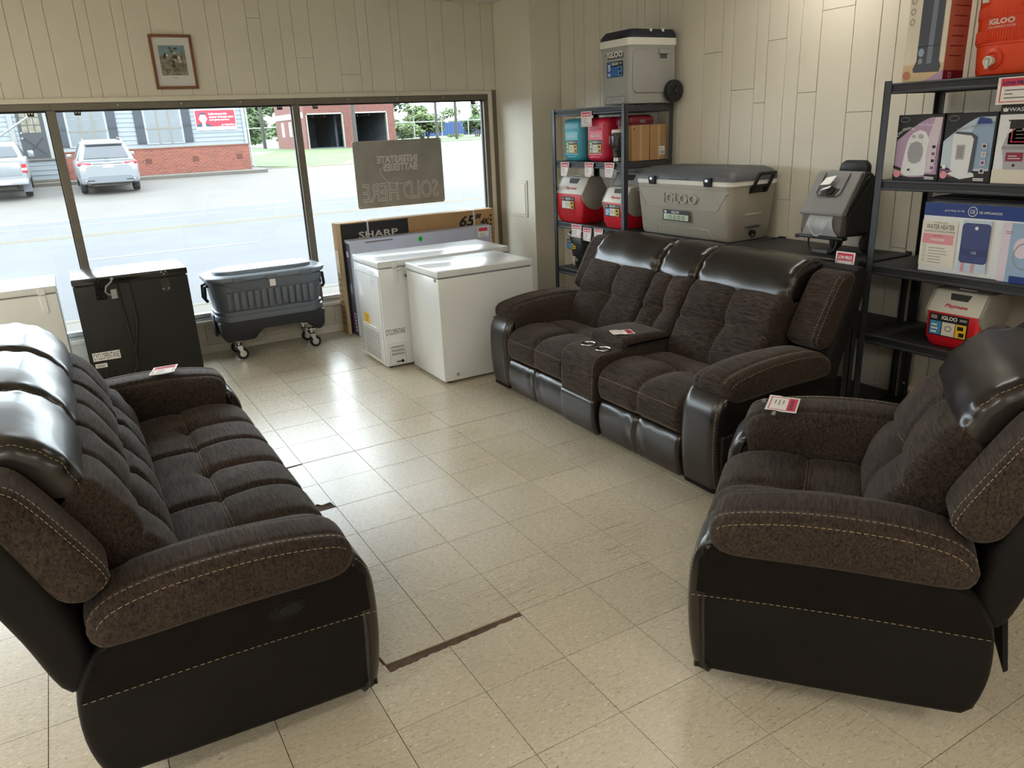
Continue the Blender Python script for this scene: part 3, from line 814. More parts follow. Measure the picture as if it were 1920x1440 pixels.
# white freezer behind it
t, a, b_ = freezer('white chest freezer with yellow sticker and side louvres behind the nearest freezer', .738, 2.885, 1.10, .55, .818, FW, FW, FW)
lock(t, -a+.125, -b_, .818, FW)
k = MB(); k.cyl((-a+.205, -b_-.001, .70), (-a+.205, -b_-.012, .70), .034, n=24, mat=FW); k.cyl((-a+.205, -b_-.012, .70), (-a+.205, -b_-.022, .70), .014, n=14, mat=FWG); k.cyl((-a+.205, -b_-.022, .70), (-a+.205, -b_-.023, .70), .004, n=8, mat=BLK); k.build('key_lock', t)
k = MB(); k.tube([(-a+.14, -b_-.012, .74), (-a+.18, -b_-.016, .752), (-a+.205, -b_-.014, .77)], .003, 6, FWG); k.build('latch_wire', t)
A_ = Art((-a, -b_, 0), (1, 0, 0), (0, 0, 1))
A_.text('CYCLOPENTANE', .012, .264, .168, .307, BLACK, bold=.0)
A_.build('front_lettering', t); A_ = Art((-a, -b_, 0), (1, 0, 0), (0, 0, 1))
A_.frame(.028, .03, .158, .195, .002, FWG)
for r_ in range(3):
    for c_ in range(10): A_.rect(.042+c_*.0104, .158-r_*.027, .049+c_*.0104, .175-r_*.027, GREY)
A_.build('vent_print', t)['kind'] = 'stuff'
k = MB(); k.cyl((-a+.125, -b_, .050), (-a+.125, -b_-.01, .050), .011, n=16, mat=BLK); k.box(-a+.075, -b_-.006, .045, -a+.125, -b_, .053, BLK, r=.002, seg=1); k.build('drain_knob', t)
B_ = Art((-a, b_, 0), (0, -1, 0), (0, 0, 1))
B_.rect(.14, .30, .245, .385, YEL); B_.lines(.15, .315, .235, .375, 5, M('sticker_amber', rgb(150,120,30), .6), .35)
B_.rect(.36, .62, .44, .735, M('sticker_offwhite', rgb(210,215,218), .6)); B_.lines(.365, .63, .435, .70, 4, TAGGREY, .2); B_.rect(.15, .285, .185, .292, TAGGREY)
B_.build('side_stickers', t)
lv = MB(); lv.box(-a-.004, b_-.47, .045, -a, b_-.10, .30, FW, r=.003, seg=1); lo = lv.build('louvre_panel', t)
slat = MB().box(-.004, -.16, -.004, .0, .16, .004, FWG, r=.002, seg=1).mesh('slat')
for i in range(11): put('slat', slat, lo, (-a-.004, b_-.285, .062+i*.02))
k = MB(); k.box(-a-.008, b_-.39, .245, -a-.003, b_-.35, .30, FW, r=.004, seg=2); k.build('louvre_tab', lo)
k = MB()
k.box(-a-.002, -b_+.02, .04, -a+.001, -b_+.024, .70, FWG); k.box(-a-.002, b_-.03, .04, -a+.001, b_-.026, .70, FWG); k.box(-a-.002, -b_+.02, .70, -a+.001, b_-.026, .704, FWG); k.build('side_seam', t)
# white freezer by the left window
t, a, b_ = freezer('white chest freezer under the left window, beside the black freezer', -2.22, 3.46, .91, .56, .847, FW, FW, FW)
lock(t, a-.085, -b_, .847, FW)
# black freezer seen from the back
t, a, b_ = freezer('black chest freezer with its back and power cord towards the room', -1.213, 3.53, .735, .53, .857, FB, FBB, FB)
for hx in (-a+.16, a-.155):
    k = MB(); k.box(hx-.032, -b_-.006, .70, hx+.032, -b_+.002, .802, FB, r=.002, seg=1); k.box(hx-.03, -b_-.009, .812, hx+.03, -b_-.003, .852, FB, r=.002, seg=1); hg = k.build('hinge', t)
    for dx, z in ((-.015, .845), (.012, .845), (0, .83), (-.02, .725), (.015, .725)): MB().cyl((hx+dx, -b_-.008, z), (hx+dx, -b_-.012, z), .0045, n=8, mat=CHR).build('screw', hg)
k = MB(); k.tube([(-a+.245, -b_-.006, .838), (-a+.238, -b_-.02, .82), (-a+.20, -b_-.025, .79), (-a+.19, -b_-.022, .755), (-a+.205, -b_-.018, .735), (-a+.225, -b_-.012, .73)], .0055, 8, FWG)
k.cyl((-a+.245, -b_-.004, .838), (-a+.245, -b_-.009, .838), .011, n=14, mat=FWG); k.build('drain_hose', t)
k = MB(); k.box(-a+.222, -b_-.016, .70, -a+.262, -b_, .765, FWG, r=.004, seg=2); k.build('junction_box', t)
k = MB()
k.tube([(-a+.27, -b_-.008, .80), (-a+.272, -b_-.012, .70), (-a+.285, -b_-.012, .55), (-a+.288, -b_-.012, .42), (-a+.30, -b_-.014, .30), (-a+.295, -b_-.02, .20), (-a+.24, -b_-.02, .12), (-a+.19, -b_-.02, .08)], .0055, 8, BLK)
k.tube([(-a+.275, -b_-.008, .80), (-a+.31, -b_-.012, .815), (-a+.345, -b_-.012, .80), (-a+.352, -b_-.012, .68), (-a+.35, -b_-.012, .52), (-a+.325, -b_-.012, .40), (-a+.30, -b_-.016, .30)], .0055, 8, BLK)
k.build('power_cord', t)['kind'] = 'stuff'
A_ = Art((-a, -b_-.0006, 0), (1, 0, 0), (0, 0, 1))
A_.rect(.025, .275, .20, .335, WHITE); A_.text('CYCLOPENTANE', .03, .283, .195, .328, BLACK); A_.rect(.03, .225, .105, .255, WHITE); A_.lines(.036, .233, .098, .25, 2, TAGGREY, .5)
for i in range(3): A_.rect(.065+.04*i, .13, .071+.04*i, .20, BLKC)
A_.build('back_labels', t)

# ------------------------------------------------------------------ flat television cartons
KRAFT = M('kraft_board', rgb(176,140,98), .8, var=.07, vscale=6)
KRL = M('kraft_edge', rgb(206,180,142), .8, var=.06, vscale=10)
CBLK = M('carton_black', rgb(26,26,28), .55)
LAV = M('carton_pale_lavender', rgb(196,200,218), .5, var=.04, vscale=5)
PURP = M('carton_purple', rgb(110,50,110), .5)
DKPH = M('carton_dark_photo', rgb(62,58,70), .5, var=.5, vscale=14)
STRAP = M('strap_white', rgb(205,205,208), .5)
t = thing('television_carton', 'tall black and brown television carton leaning against the window', 'carton', (1.635, 4.21, 0))
MB().box(-.78, -.07, 0, .78, .07, .985, KRAFT, r=.003, seg=1).build('carton', t)
A_ = Art((-.78, -.07, 0), (1, 0, 0), (0, 0, 1))
A_.rect(.0, .0, .035, .985, KRL); A_.rect(.03, 0, .665, .975, CBLK); A_.text('SHARP', .19, .838, .56, .898, M('print_silver', rgb(205,203,198), .5), bold=.02)
A_.text('65"', 1.17, .84, 1.385, .945, CBLK, bold=.03, slant=.35); A_.text('4K', 1.40, .84, 1.50, .90, CBLK, bold=.03, slant=.3)
for i in range(6): A_.rect(1.512, .70+.042*i, 1.53, .722+.042*i, CBLK)
A_.build('front_print', t)['kind'] = 'stuff'
B_ = Art((-.78, .07, 0), (0, -1, 0), (0, 0, 1))
for i in range(9): B_.rect(.03, .08+.05*i, .11, .10+.05*i, M('kraft_print', rgb(130,100,70), .8))
B_.rect(.02, .55, .12, .75, M('kraft_print_light', rgb(214,196,160), .8)); B_.build('side_print', t)
for sx in (-.50, .56): MB().box(sx-.008, -.0725, -.0, sx+.008, .0725, .988, STRAP, r=.001, seg=1).build('strap', t)
t = thing('television_carton', 'pale lavender television carton with green dot sticker behind the white freezers', 'carton', (1.605, 4.065, 0))
MB().box(-.70, -.065, 0, .70, .065, .846, LAV, r=.003, seg=1).build('carton', t)
A_ = Art((-.70, -.065, 0), (1, 0, 0), (0, 0, 1))
A_.lines(.14, .815, .40, .832, 1, TAGGREY, .6)
A_.oval(.665, .795, .021, .024, M('dot_green', rgb(40,205,60), .5)); A_.text('1', .66, .785, .668, .806, BLACK)
A_.rect(1.25, .745, 1.365, .838, PAPER); A_.rect(1.26, .80, 1.355, .832, TAGRED); A_.lines(1.27, .752, 1.345, .79, 3, TAGGREY, .25)
A_.build('front_print', t)['kind'] = 'stuff'
B_ = Art((-.70, .065, 0), (0, -1, 0), (0, 0, 1))
B_.rect(.0, .0, .05, .2, PURP); B_.rect(.05, 0, .13, .25, DKPH); B_.rect(0, .2, .13, .82, DKPH)
for i in range(6): B_.rect(.065, .04+.03*i, .115, .058+.03*i, LAV)
B_.rect(.03, .70, .09, .75, LAV); B_.oval(.07, .42, .03, .05, GREY); B_.build('side_print', t)

# ------------------------------------------------------------------ rolling party cooler
PG = M('cooler_slate', rgb(100,108,118), .42, var=.04, vscale=10)
PGL = M('cooler_slate_lid', rgb(124,138,152), .34, var=.03, vscale=10)
PB = M('cooler_black_base', rgb(26,27,31), .5)
RUB = M('rubber', rgb(30,30,31), .7)
t = thing('rolling_cooler', 'grey rolling party cooler on casters below the middle window', 'cooler', (.160, 4.055, 0))
b = MB(); loft(b, [(.33,-.435,-.20,.435,.20,.12),(.345,-.440,-.205,.440,.205,.12),(.375,-.437,-.203,.437,.203,.12),(.38,-.428,-.195,.428,.195,.12),(.41,-.433,-.198,.433,.198,.12),(.415,-.420,-.188,.420,.188,.12),(.62,-.445,-.205,.445,.205,.12),(.66,-.452,-.212,.452,.212,.12)], PG); bo = b.build('tub', t)
rib = MB().box(-.021, -.012, -.075, .021, .012, .075, PG, r=.009, seg=2).mesh('rib')
for i in range(13): put('rib', rib, bo, (-.33+i*.055, -.2015, .495), (math.radians(4), 0, 0))
b = MB(); loft(b, [(.57,-.17,-.206,.32,-.15,.02),(.60,-.30,-.212,.43,-.15,.03),(.645,-.40,-.214,.43,-.15,.04)], PG); b.build('front_apron', bo)
b = MB(); b.prism([(-.43,.335),(-.415,.20),(-.385,.165),(-.17,.165),(-.145,.19),(-.10,.262),(.27,.262),(.31,.185),(.34,.165),(.385,.165),(.415,.20),(.43,.335)], 'y', -.195, .195, PB, r=.022, seg=2); b.build('base', t)
b = MB(); loft(b, [(.655,-.470,-.225,.470,.225,.13),(.675,-.480,-.235,.480,.235,.13),(.69,-.476,-.232,.476,.232,.13),(.70,-.455,-.212,.455,.212,.13)], PGL); lo = b.build('lid', t)
b = MB(); loft(b, [(.698,-.40,-.165,.40,.165,.16),(.722,-.395,-.16,.395,.16,.155),(.728,-.385,-.15,.385,.15,.145)], PGL); b.build('lid_panel', lo)
A_ = Art((0, 0, .728), (1, 0, 0), (0, 1, 0)); A_.ring(.06, -.03, .085, .055, .010, M('emboss_glint', rgb(206,212,218), .4)); A_.oval(.04, -.03, .025, .02, MATS['emboss_glint']); A_.ring(.09, -.03, .03, .025, .007, MATS['emboss_glint']); A_.lines(-.25, -.075, -.10, -.045, 2, MATS['emboss_glint'], .6); A_.build('embossing_glints', lo)  # white glints of the embossed logo painted as flat pale marks
b = MB()
for sx in (-.24, .02, .30): b = MB(); b.box(sx-.045, -.243, .648, sx+.045, -.22, .684, PG, r=.006, seg=2); b.build('lid_clasp', t)
MB().box(-.0, -.2225, .585, .045, -.213, .640, PAPER).build('paper_sticker', t)
for s in (-1, 1):
    h = MB(); h.tube([(s*.448, -.06, .62), (s*.475, -.06, .615), (s*.482, -.055, .52), (s*.47, -.05, .50), (s*.47, .05, .50), (s*.482, .055, .52), (s*.475, .06, .615), (s*.448, .06, .62)], .013, 10, BLK); h.build('side_handle', t)
    MB().box(min(s*.428, s*.448), -.05, .20, max(s*.428, s*.448), .05, .38, PB, r=.008, seg=2).build('side_foot', t)
def caster(t, x, y, rz):
    m = MB(); m.lathe([(.018,-.012),(.042,-.014),(.047,-.009),(.047,.009),(.042,.014),(.018,.012)], 28, RUB, (0, 0, 0), 'y'); 
    g_ = MB(); g_.cyl((x, y, .115), (x, y, .17), .012, n=12, mat=CHR); g_.box(x-.028, y-.028, .156, x+.028, y+.028, .167, CHR)
    for s in (-1, 1): g_.prism([(x-.022,.125),(x+.022,.125),(x+.036,.045),(x+.016,.040)], 'y', y+s*.018-.002, y+s*.018+.002, CHR)
    g_.box(x-.022, y-.020, .118, x+.022, y+.020, .126, CHR)
    o = g_.build('caster', t); m.build('wheel', o, (x+.024, y, .047))
    MB().lathe([(.004,-.0155),(.027,-.0150),(.027,.0150),(.004,.0155)], 20, CHR, (x+.024, y, .047), 'y').build('hub', o)
for x, y in ((-.30, -.125), (.305, -.125), (-.30, .13), (.305, .13)): caster(t, x, y, 0)
# ------------------------------------------------------------------ coolers on the shelves
def front(o): return Art(o, (0, -1, 0), (0, 0, 1))
def side(o): return Art(o, (1, 0, 0), (0, 0, 1))
CG = M('cooler_grey', rgb(158,158,154), .5, var=.03, vscale=8)
CWH = M('cooler_white', rgb(226,224,216), .5)
CNAVY = M('cooler_navy', rgb(40,44,58), .5)
CDG = M('cooler_charcoal', rgb(84,86,90), .5, var=.04, vscale=9)
CTAUPE = M('cooler_taupe', rgb(166,160,148), .5, var=.03, vscale=8)
CTEAL = M('cooler_teal', rgb(62,160,184), .42)
CTEALD = M('cooler_teal_relief', rgb(96,188,208), .45)
CRED = M('cooler_crimson', rgb(204,30,68), .42)
CREDL = M('cooler_crimson_relief', rgb(228,92,120), .45)
PRED = M('playmate_red', rgb(214,28,44), .4)
PWHT = M('playmate_white', rgb(224,221,212), .45)
PGRY = M('playmate_grey', rgb(158,155,146), .5)
DKREL = M('relief_shadow_plastic', rgb(66,66,66), .6)  # dark grey painted in for shade of recesses and relief; also label rings
STCY = M('print_cyan', rgb(70,150,200), .5)
def sticker(t, A_, a, b_, w_, h, num, c1=BLUE, c2=YEL, c3=CREAM, name='sticker'):
    A_.rect(a, b_, a+w_, b_+h, BLACK)
    if num:
        A_.rect(a+.03*w_, b_+.03*h, a+.27*w_, b_+.97*h, c1); A_.text(num, a+.07*w_, b_+.42*h, a+.24*w_, b_+.80*h, WHITE, bold=.03)
        A_.lines(a+.06*w_, b_+.1*h, a+.24*w_, b_+.3*h, 2, WHITE, .5)
        x0 = a+.30*w_
    else:
        A_.rect(a+.03*w_, b_+.05*h, a+.32*w_, b_+.66*h, c1); A_.lines(a+.07*w_, b_+.12*h, a+.28*w_, b_+.6*h, 3, WHITE, .5); x0 = a+.35*w_
        A_.rect(a+.04*w_, b_+.75*h, a+.2*w_, b_+.92*h, GREY)
    A_.text('IGLOO', a+.32*w_, b_+.76*h, a+.72*w_, b_+.94*h, WHITE, bold=.03)
    A_.rect(a+.78*w_, b_+.8*h, a+.96*w_, b_+.9*h, GREY)
    A_.rect(x0, b_+.05*h, a+.68*w_, b_+.66*h, c3); A_.ring(.5*(x0+a+.68*w_), b_+.38*h, .09*w_, .13*h, .02*w_, TAGGREY)
    A_.rect(a+.70*w_, b_+.05*h, a+.97*w_, b_+.66*h, c2); A_.rect(a+.75*w_, b_+.4*h, a+.9*w_, b_+.58*h, BLACK); A_.rect(a+.8*w_, b_+.12*h, a+.93*w_, b_+.3*h, BLACK)

# tall wheeled cooler on top of the shelves
t = thing('wheeled_cooler', 'grey wheeled cooler with navy lid standing on top of the shelves', 'cooler', (2.655, 2.285, 1.833))
X0, X1, Y0, Y1 = -.215, .215, -.172, .172
b = MB(); loft(b, [(.0,X0+.014,Y0+.012,X1-.02,Y1-.012,.03),(.012,X0+.008,Y0+.008,X1-.014,Y1-.008,.034),(.30,X0+.002,Y0+.003,X1-.004,Y1-.003,.034),(.36,X0,Y0,X1,Y1,.034),(.385,X0-.002,Y0-.002,X1,Y1+.002,.034)], CG); bo = b.build('tub', t)
b = MB(); loft(b, [(.383,X0-.008,Y0-.008,X1+.004,Y1+.008,.034),(.43,X0-.010,Y0-.010,X1+.004,Y1+.010,.034)], CWH); b.build('rim', t)
b = MB(); loft(b, [(.43,X0-.008,Y0-.008,X1+.004,Y1+.008,.034),(.455,X0,Y0-.004,X1,Y1+.004,.03),(.488,X0+.03,Y0+.015,X1-.01,Y1-.015,.03)], CNAVY, smooth=False); lo = b.build('lid', t)
for dx in (-.02, .09): MB().box(dx-.01, Y0+.005, .470, dx+.01, Y0+.03, .4905, CWH, r=.002, seg=1).build('lid_notch', lo)
MB().box(X0-.012, -.10, .437, X0+.01, .10, .452, BLK, r=.004, seg=1).build('lid_grip', lo)
A_ = front((X0+.001, Y1, 0)); A_.poly([(.05,.365),(.275,.365),(.275,.305),(.095,.305)], MATS['relief_shadow_plastic'] if False else CDG); A_.text('IGLOO', .085, .315, .265, .357, CWH, bold=.03); A_.build('logo_plate', t); A_ = front((X0+.001, Y1, 0))
sticker(t, A_, .085, .185, .185, .105, '5', BLUE, STCY, BLUE); A_.build('front_label', t); A_ = front((X0+.006, Y1, 0)); A_.poly([(.06,.012),(.075,.055),(.285,.055),(.285,.012)], CDG); A_.poly([(.066,.012),(.080,.050),(.282,.050),(.282,.012)], CG); A_.text('LATITUDE', .10, .022, .26, .042, CDG); A_.build('name_plate', t)
b = MB(); b.prism([(X0+.06,.07),(X0+.03,.10),(X0+.03,.325),(X0+.06,.35),(X1-.02,.355),(X1-.02,.07)], 'y', Y0-.005, Y0+.01, CG, r=.004, seg=2); b.build('side_relief', bo)
b = MB(); b.box(.04, Y0-.026, .325, .13, Y0, .36, CG, r=.005, seg=2); b.build('side_handle', t)
b = MB(); b.box(.055, Y0-.008, .295, .12, Y0, .325, CDG, r=.003, seg=1); b.build('handle_pocket', bo)
for s in (-1, 1):
    yc = s*(.172+.034)
    b = MB(); b.lathe([(.02,-.02),(.062,-.022),(.075,-.016),(.076,.016),(.062,.022),(.02,.02)], 36, RUB, (.165, yc, .076), 'y'); wo = b.build('wheel', t)
    b = MB()
    for k in range(6):
        a = k*math.pi/3; b.box(-.005, -.003, .012, .005, .003, .056, BLK)
        n8 = len(b.v)-8
        for i in range(n8, n8+8):
            x, y, z = b.v[i]; b.v[i] = (.165+x*math.cos(a)+z*math.sin(a), yc+y-.022*(1 if s < 0 else -1), .076-x*math.sin(a)+z*math.cos(a))
    b.cyl((.165, yc-.024, .076), (.165, yc+.024, .076), .014, n=16, mat=BLK); b.build('spokes', wo)['kind'] = 'stuff'
    MB().cyl((.165, yc-.026, .076), (.165, yc-.024, .076), .004, n=10, mat=CHR).build('axle_cap', wo)

# two small square coolers
def small_cooler(label, y0, y1, cm, rel):
    w_ = y1-y0; t = thing('small_cooler', label, 'cooler', (2.575, (y0+y1)/2, 1.434), 0, 'small square coolers on the upper shelf')
    h = w_/2; q = .318
    b = MB(); loft(b, [(.0,-.105,-h+.02,.105,h-.02,.05),(.012,-.118,-h+.008,.118,h-.008,.05),(.04,-.125,-h,.125,h,.05),(.262,-.125,-h,.125,h,.05)], cm); b.build('tub', t)
    b = MB(); loft(b, [(.264,-.125,-h,.125,h,.05),(.29,-.125,-h,.125,h,.05),(.308,-.115,-h+.01,.115,h-.01,.05),(q,-.095,-h+.03,.095,h-.03,.04)], cm); b.build('lid', t)
    MB().box(-.1255, -h+.045, .2625, .12, h-.045, .2645, rel).build('lid_seam', t)
    f = MB(); f.prism([(-h+.045,.045),(h-.045,.045),(h-.045,.225),(-h+.045,.225)], 'x', -.128, -.12, rel, r=.003, seg=1); f.build('front_relief', t)
    for z in (.030, .238): MB().box(-.1285, -h+.065, z-.006, -.12, h-.065, z+.006, cm, r=.003, seg=2).build('rib', t)
    A_ = front((-.1281, h, 0)); A_.text('IGLOO', .075, .178, .075+.115, .202, CWH, bold=.01); sticker(t, A_, .052, .058, .165, .10, '2', GREEN); A_.build('front_label', t)
small_cooler('teal square cooler on the upper shelf by the pillar', 2.715, 2.985, CTEAL, CTEALD)
small_cooler('crimson square cooler between the teal cooler and the tumbler', 2.395, 2.665, CRED, CREDL)
# tumbler
TUM = M('tumbler_pattern', rgb(70,68,70), .3, metal=.5, var=.7, vscale=60)
t = thing('insulated_tumbler', 'dark patterned insulated tumbler with a straw behind the shelf post', 'tumbler', (2.466, 2.282, 1.433))
MB().lathe([(.026,0),(.030,.004),(.031,.07),(.038,.09),(.042,.14),(.043,.205),(.041,.21)], 28, TUM).build('cup', t)
MB().lathe([(.0265,0.0005),(.0305,.0045),(.0308,.03),(.028,.03)], 28, CHR).build('steel_foot', t)
MB().lathe([(.043,.207),(.044,.215),(.040,.228),(.01,.230)], 24, CWH).build('lid', t)
b = MB(); b.tube([(.012, 0, .22), (.012, 0, .29)], .0045, 8, M('straw_clear', rgb(190,150,150), .3)); b.build('straw', t)
h = MB(); h.tube([(-.04, .0, .19), (-.062, .004, .185), (-.066, .004, .13), (-.04, 0, .10)], .006, 8, TUM); h.build('handle', t)
# two kraft cartons with a red case on top
KR2 = M('plain_kraft', rgb(168,132,92), .85, var=.06, vscale=8)
for nm, x0, x1 in (('plain brown carton on the upper shelf beside the tumbler', 2.525, 2.69), ('brown carton with barcode sticker at the rear of the upper shelf', 2.697, 2.862)):
    t = thing('cardboard_carton', nm, 'carton', ((x0+x1)/2, 2.262, 1.433), 0, 'kraft cartons on the upper shelf')
    h = (x1-x0)/2; MB().box(-h, -.075, 0, h, .075, .252, KR2, r=.002, seg=1).build('carton', t)
    MB().box(-.012, -.0755, .0, .012, .0755, .2526, M('packing_tape', rgb(186,152,110), .35)).build('tape', t)
    if 'barcode' in nm:
        A_ = side((-h, -.0755, 0)); A_.rect(.085, .035, .14, .095, WHITE); A_.lines(.09, .07, .135, .09, 3, TAGGREY, .4)
        for i in range(9): A_.rect(.092+i*.0045, .042, .094+i*.0045, .064, BLACK)
        A_.build('barcode_sticker', t)
    else: MB().cyl((-h+.02, -.0752, .225), (-h+.02, -.077, .225), .006, n=12, mat=BLK).build('vent_hole', t)
t = thing('tool_case', 'dark red plastic case lying on the brown cartons', 'case', (2.62, 2.275, 1.6865))
b = MB(); loft(b, [(0,-.11,-.085,.11,.085,.02),(.02,-.115,-.09,.115,.09,.02),(.022,-.112,-.087,.112,.087,.02)], M('case_dark_red', rgb(110,16,34), .4)); b.build('bottom', t)
b = MB(); loft(b, [(.022,-.115,-.09,.115,.09,.02),(.05,-.112,-.087,.112,.087,.02),(.07,-.095,-.07,.095,.07,.03)], MATS['case_dark_red']); b.build('lid', t)
MB().box(-.025, -.096, .012, .025, -.088, .036, M('case_clasp', rgb(120,100,104), .4), r=.002, seg=1).build('clasp', t)

# swing-lid picnic coolers
def picnic(label, loc, w_, d, h, rz=0, tub=PRED, top=PWHT, sid=PGRY, st=None, emboss=None):
    t = thing('picnic_cooler', label, 'cooler', loc, rz, 'swing lid picnic coolers')
    a, e = w_/2, d/2; zf = h*.64; k = h/.365
    b = MB(); loft(b, [(0,-e+.028*k,-a+.028*k,e-.028*k,a-.028*k,.02),(.02*k,-e+.012*k,-a+.014*k,e-.012*k,a-.014*k,.024),(.045*k,-e+.006*k,-a+.008*k,e-.006*k,a-.008*k,.026),(.05*k,-e+.003*k,-a+.004*k,e-.003*k,a-.004*k,.02),(zf-.02,-e,-a,e,a,.02),(zf,-e+.004,-a+.004,e-.004,a-.004,.02)], tub); b.build('tub', t)
    prof = [(-e-.002,zf-.004),(-e+.068*k,h-.012*k),(-e+.085*k,h),(e-.085*k,h),(e-.068*k,h-.012*k),(e+.002,zf-.004)]
    b = MB(); b.prism(prof, 'y', -a+.002, a-.002, top, r=.008*k, seg=3); lo = b.build('lid', t)
    sp = [p for p in prof]
    low = [(e*.98*math.cos(q), zf-.004-(zf-.30*h)*math.sin(q)) for q in [math.pi*i/14 for i in range(15)]]
    sp = prof[:-1] + low
    for s in (-1, 1):
        y0, y1 = sorted((s*(a-.006), s*(a+.010)))
        b = MB(); b.prism(sp, 'y', y0, y1, sid, r=.004, seg=2); b.build('lid_side', lo)
        b = MB(); y0, y1 = sorted((s*(a+.008), s*(a+.016))); b.cyl((0, y0, zf*.62), (0, y1, zf*.62), .017*k, n=18, mat=sid); b.build('push_button', lo)
    # hand recess on the front slope: its shade painted as a flat dark patch
    dx, dz = .068*k+.002, h-.012*k-zf+.004; ln = math.hypot(dx, dz); nrm = Vector((-dz, 0, dx)).normalized()
    P0 = Vector((-e-.002, a, zf-.004)); U = Vector((dx, 0, dz)).normalized()
    A_ = Art(P0, (0, -1, 0), U); A_.o = P0 + A_.n*.0006
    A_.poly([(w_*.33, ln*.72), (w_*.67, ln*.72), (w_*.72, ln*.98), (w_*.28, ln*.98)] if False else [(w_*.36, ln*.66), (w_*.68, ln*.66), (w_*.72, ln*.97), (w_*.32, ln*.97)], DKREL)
    A_.text('Playmate', w_*.30, ln*.24, w_*.72, ln*.46, RED, bold=.03, slant=.25); A_.build('lid_print', lo)
    b = MB(); b.box(-.02*k, -w_*.17, h-.002, .02*k, w_*.17, h+.006*k, top, r=.003, seg=2); b.build('carry_handle', lo)
    if st:
        A_ = front((-e-.0006, a, 0)); sticker(t, A_, w_*st[0], h*st[1], w_*st[2], h*st[3], None, st[4], YEL, CREAM)
        if emboss: A_.text('IGLOO', w_*.28, h*.17, w_*.68, h*.235, M('emboss_red', rgb(176,20,36), .5), bold=.02)
        A_.build('front_label', t)
    return t
picnic('larger red and white picnic cooler on the middle shelf by the pillar', (2.565, 2.885, .944), .365, .265, .365, st=(.22,.30,.50,.27,CREAM), emboss=True)
picnic('smaller red and white picnic cooler behind the shelf post', (2.56, 2.293, .944), .27, .25, .305, st=(.12,.30,.68,.29,STCY))
picnic('white and grey picnic cooler at the back of the middle shelf', (2.785, 2.51, .944), .34, .16, .385, tub=PGRY, top=M('playmate_pale', rgb(206,208,206), .5), sid=PGRY)
picnic('red and white picnic cooler alone on the lower right shelf', (2.60, -.345, .576), .262, .245, .275, st=(.08,.20,.74,.40,STCY))

# party bucket with spigot
t = thing('party_bucket', 'black drinks bucket with grey rim and white spigot on the lower shelf', 'bucket', (2.645, 2.845, .559))
b = MB(); loft(b, [(0,-.13,-.15,.13,.15,.11),(.01,-.135,-.155,.135,.155,.11),(.265,-.175,-.205,.175,.205,.15),(.27,-.172,-.202,.172,.202,.15)], M('bucket_black', rgb(18,19,21), .35)); b.build('pail', t)
b = MB()
pts = []
for i in range(48):
    a = 2*math.pi*i/48; pts.append((.178*math.copysign(abs(math.cos(a))**.85, math.cos(a)), .208*math.copysign(abs(math.sin(a))**.85, math.sin(a)), .272+.018*abs(math.sin(a))**3))
b.tube(pts, .013, 8, CG, closed=True); b.build('rim', t)
A_ = front((-.162, .12, 0)); A_.rect(-.03, .155, .10, .235, BLACK); A_.text('IGLOO', -.02, .212, .03, .228, WHITE, bold=.03); A_.rect(-.025, .16, .03, .205, STCY); A_.rect(.035, .16, .095, .205, YEL); A_.lines(.04, .17, .09, .2, 2, BLACK, .4); A_.build('sticker', t)
b = MB(); b.cyl((-.14, .03, .07), (-.185, .03, .07), .014, n=14, mat=PWHT); b.cyl((-.175, .03, .085), (-.175, .03, .03), .009, n=12, mat=PWHT); b.cyl((-.175, .03, .085), (-.175, .03, .10), .016, n=14, mat=PWHT); b.build('spigot', t)

# large chest cooler
t = thing('chest_cooler', 'large taupe chest cooler with charcoal lid behind the loveseat', 'cooler', (2.668, 1.585, .945))
hx, hy = .215, .462
b = MB(); loft(b, [(0,-hx+.04,-hy+.03,hx-.04,hy-.03,.04),(.02,-hx+.028,-hy+.02,hx-.028,hy-.02,.05),(.24,-hx+.006,-hy+.006,hx-.006,hy-.006,.05),(.335,-hx,-hy,hx,hy,.05),(.352,-hx,-hy,hx,hy,.05)], CTAUPE); bo = b.build('tub', t)
def fx_(z): return -hx+(.028-(.028-.006)*(z-.02)/.22 if z < .24 else .006-.006*(z-.24)/.095)
def bead(name, pts, r=.0035):
    b = MB(); b.tube([(fx_(z)-.0005, y, z) for y, z in pts], r, 8, CTAUPE); b.build(name, bo)
bead('upper_bead', [(.445,.302),(.425,.296),(.355,.195),(.34,.19),(0,.19),(-.33,.19),(-.345,.195),(-.425,.30),(-.445,.306)])
bead('lower_bead', [(.252,.02),(.25,.055),(.24,.065),(.0,.065),(-.245,.065),(-.26,.06),(-.30,.01)])
bead('rim_bead', [(.44,.325),(0,.325),(-.44,.325)], .003)
b = MB(); loft(b, [(.350,-hx-.006,-hy-.006,hx+.004,hy+.006,.05),(.378,-hx-.006,-hy-.006,hx+.004,hy+.006,.05)], CWH); b.build('rim', t)
b = MB(); loft(b, [(.378,-hx-.008,-hy-.008,hx+.004,hy+.008,.05),(.40,-hx-.006,-hy-.006,hx+.004,hy+.006,.05),(.44,-hx+.02,-hy+.02,hx-.01,hy-.02,.06),(.458,-hx+.07,-hy+.06,hx-.04,hy-.06,.06)], CDG); lo = b.build('lid', t)
MB().box(-hx-.014, -.09, .382, -hx+.01, .10, .398, CDG, r=.004, seg=2).build('lid_grip', lo)
for s in range(6): MB().box(-.08, -.36+s*.125, .4565, .08, -.28+s*.125, .4605, CDG, r=.001, seg=1).build('lid_groove', lo)
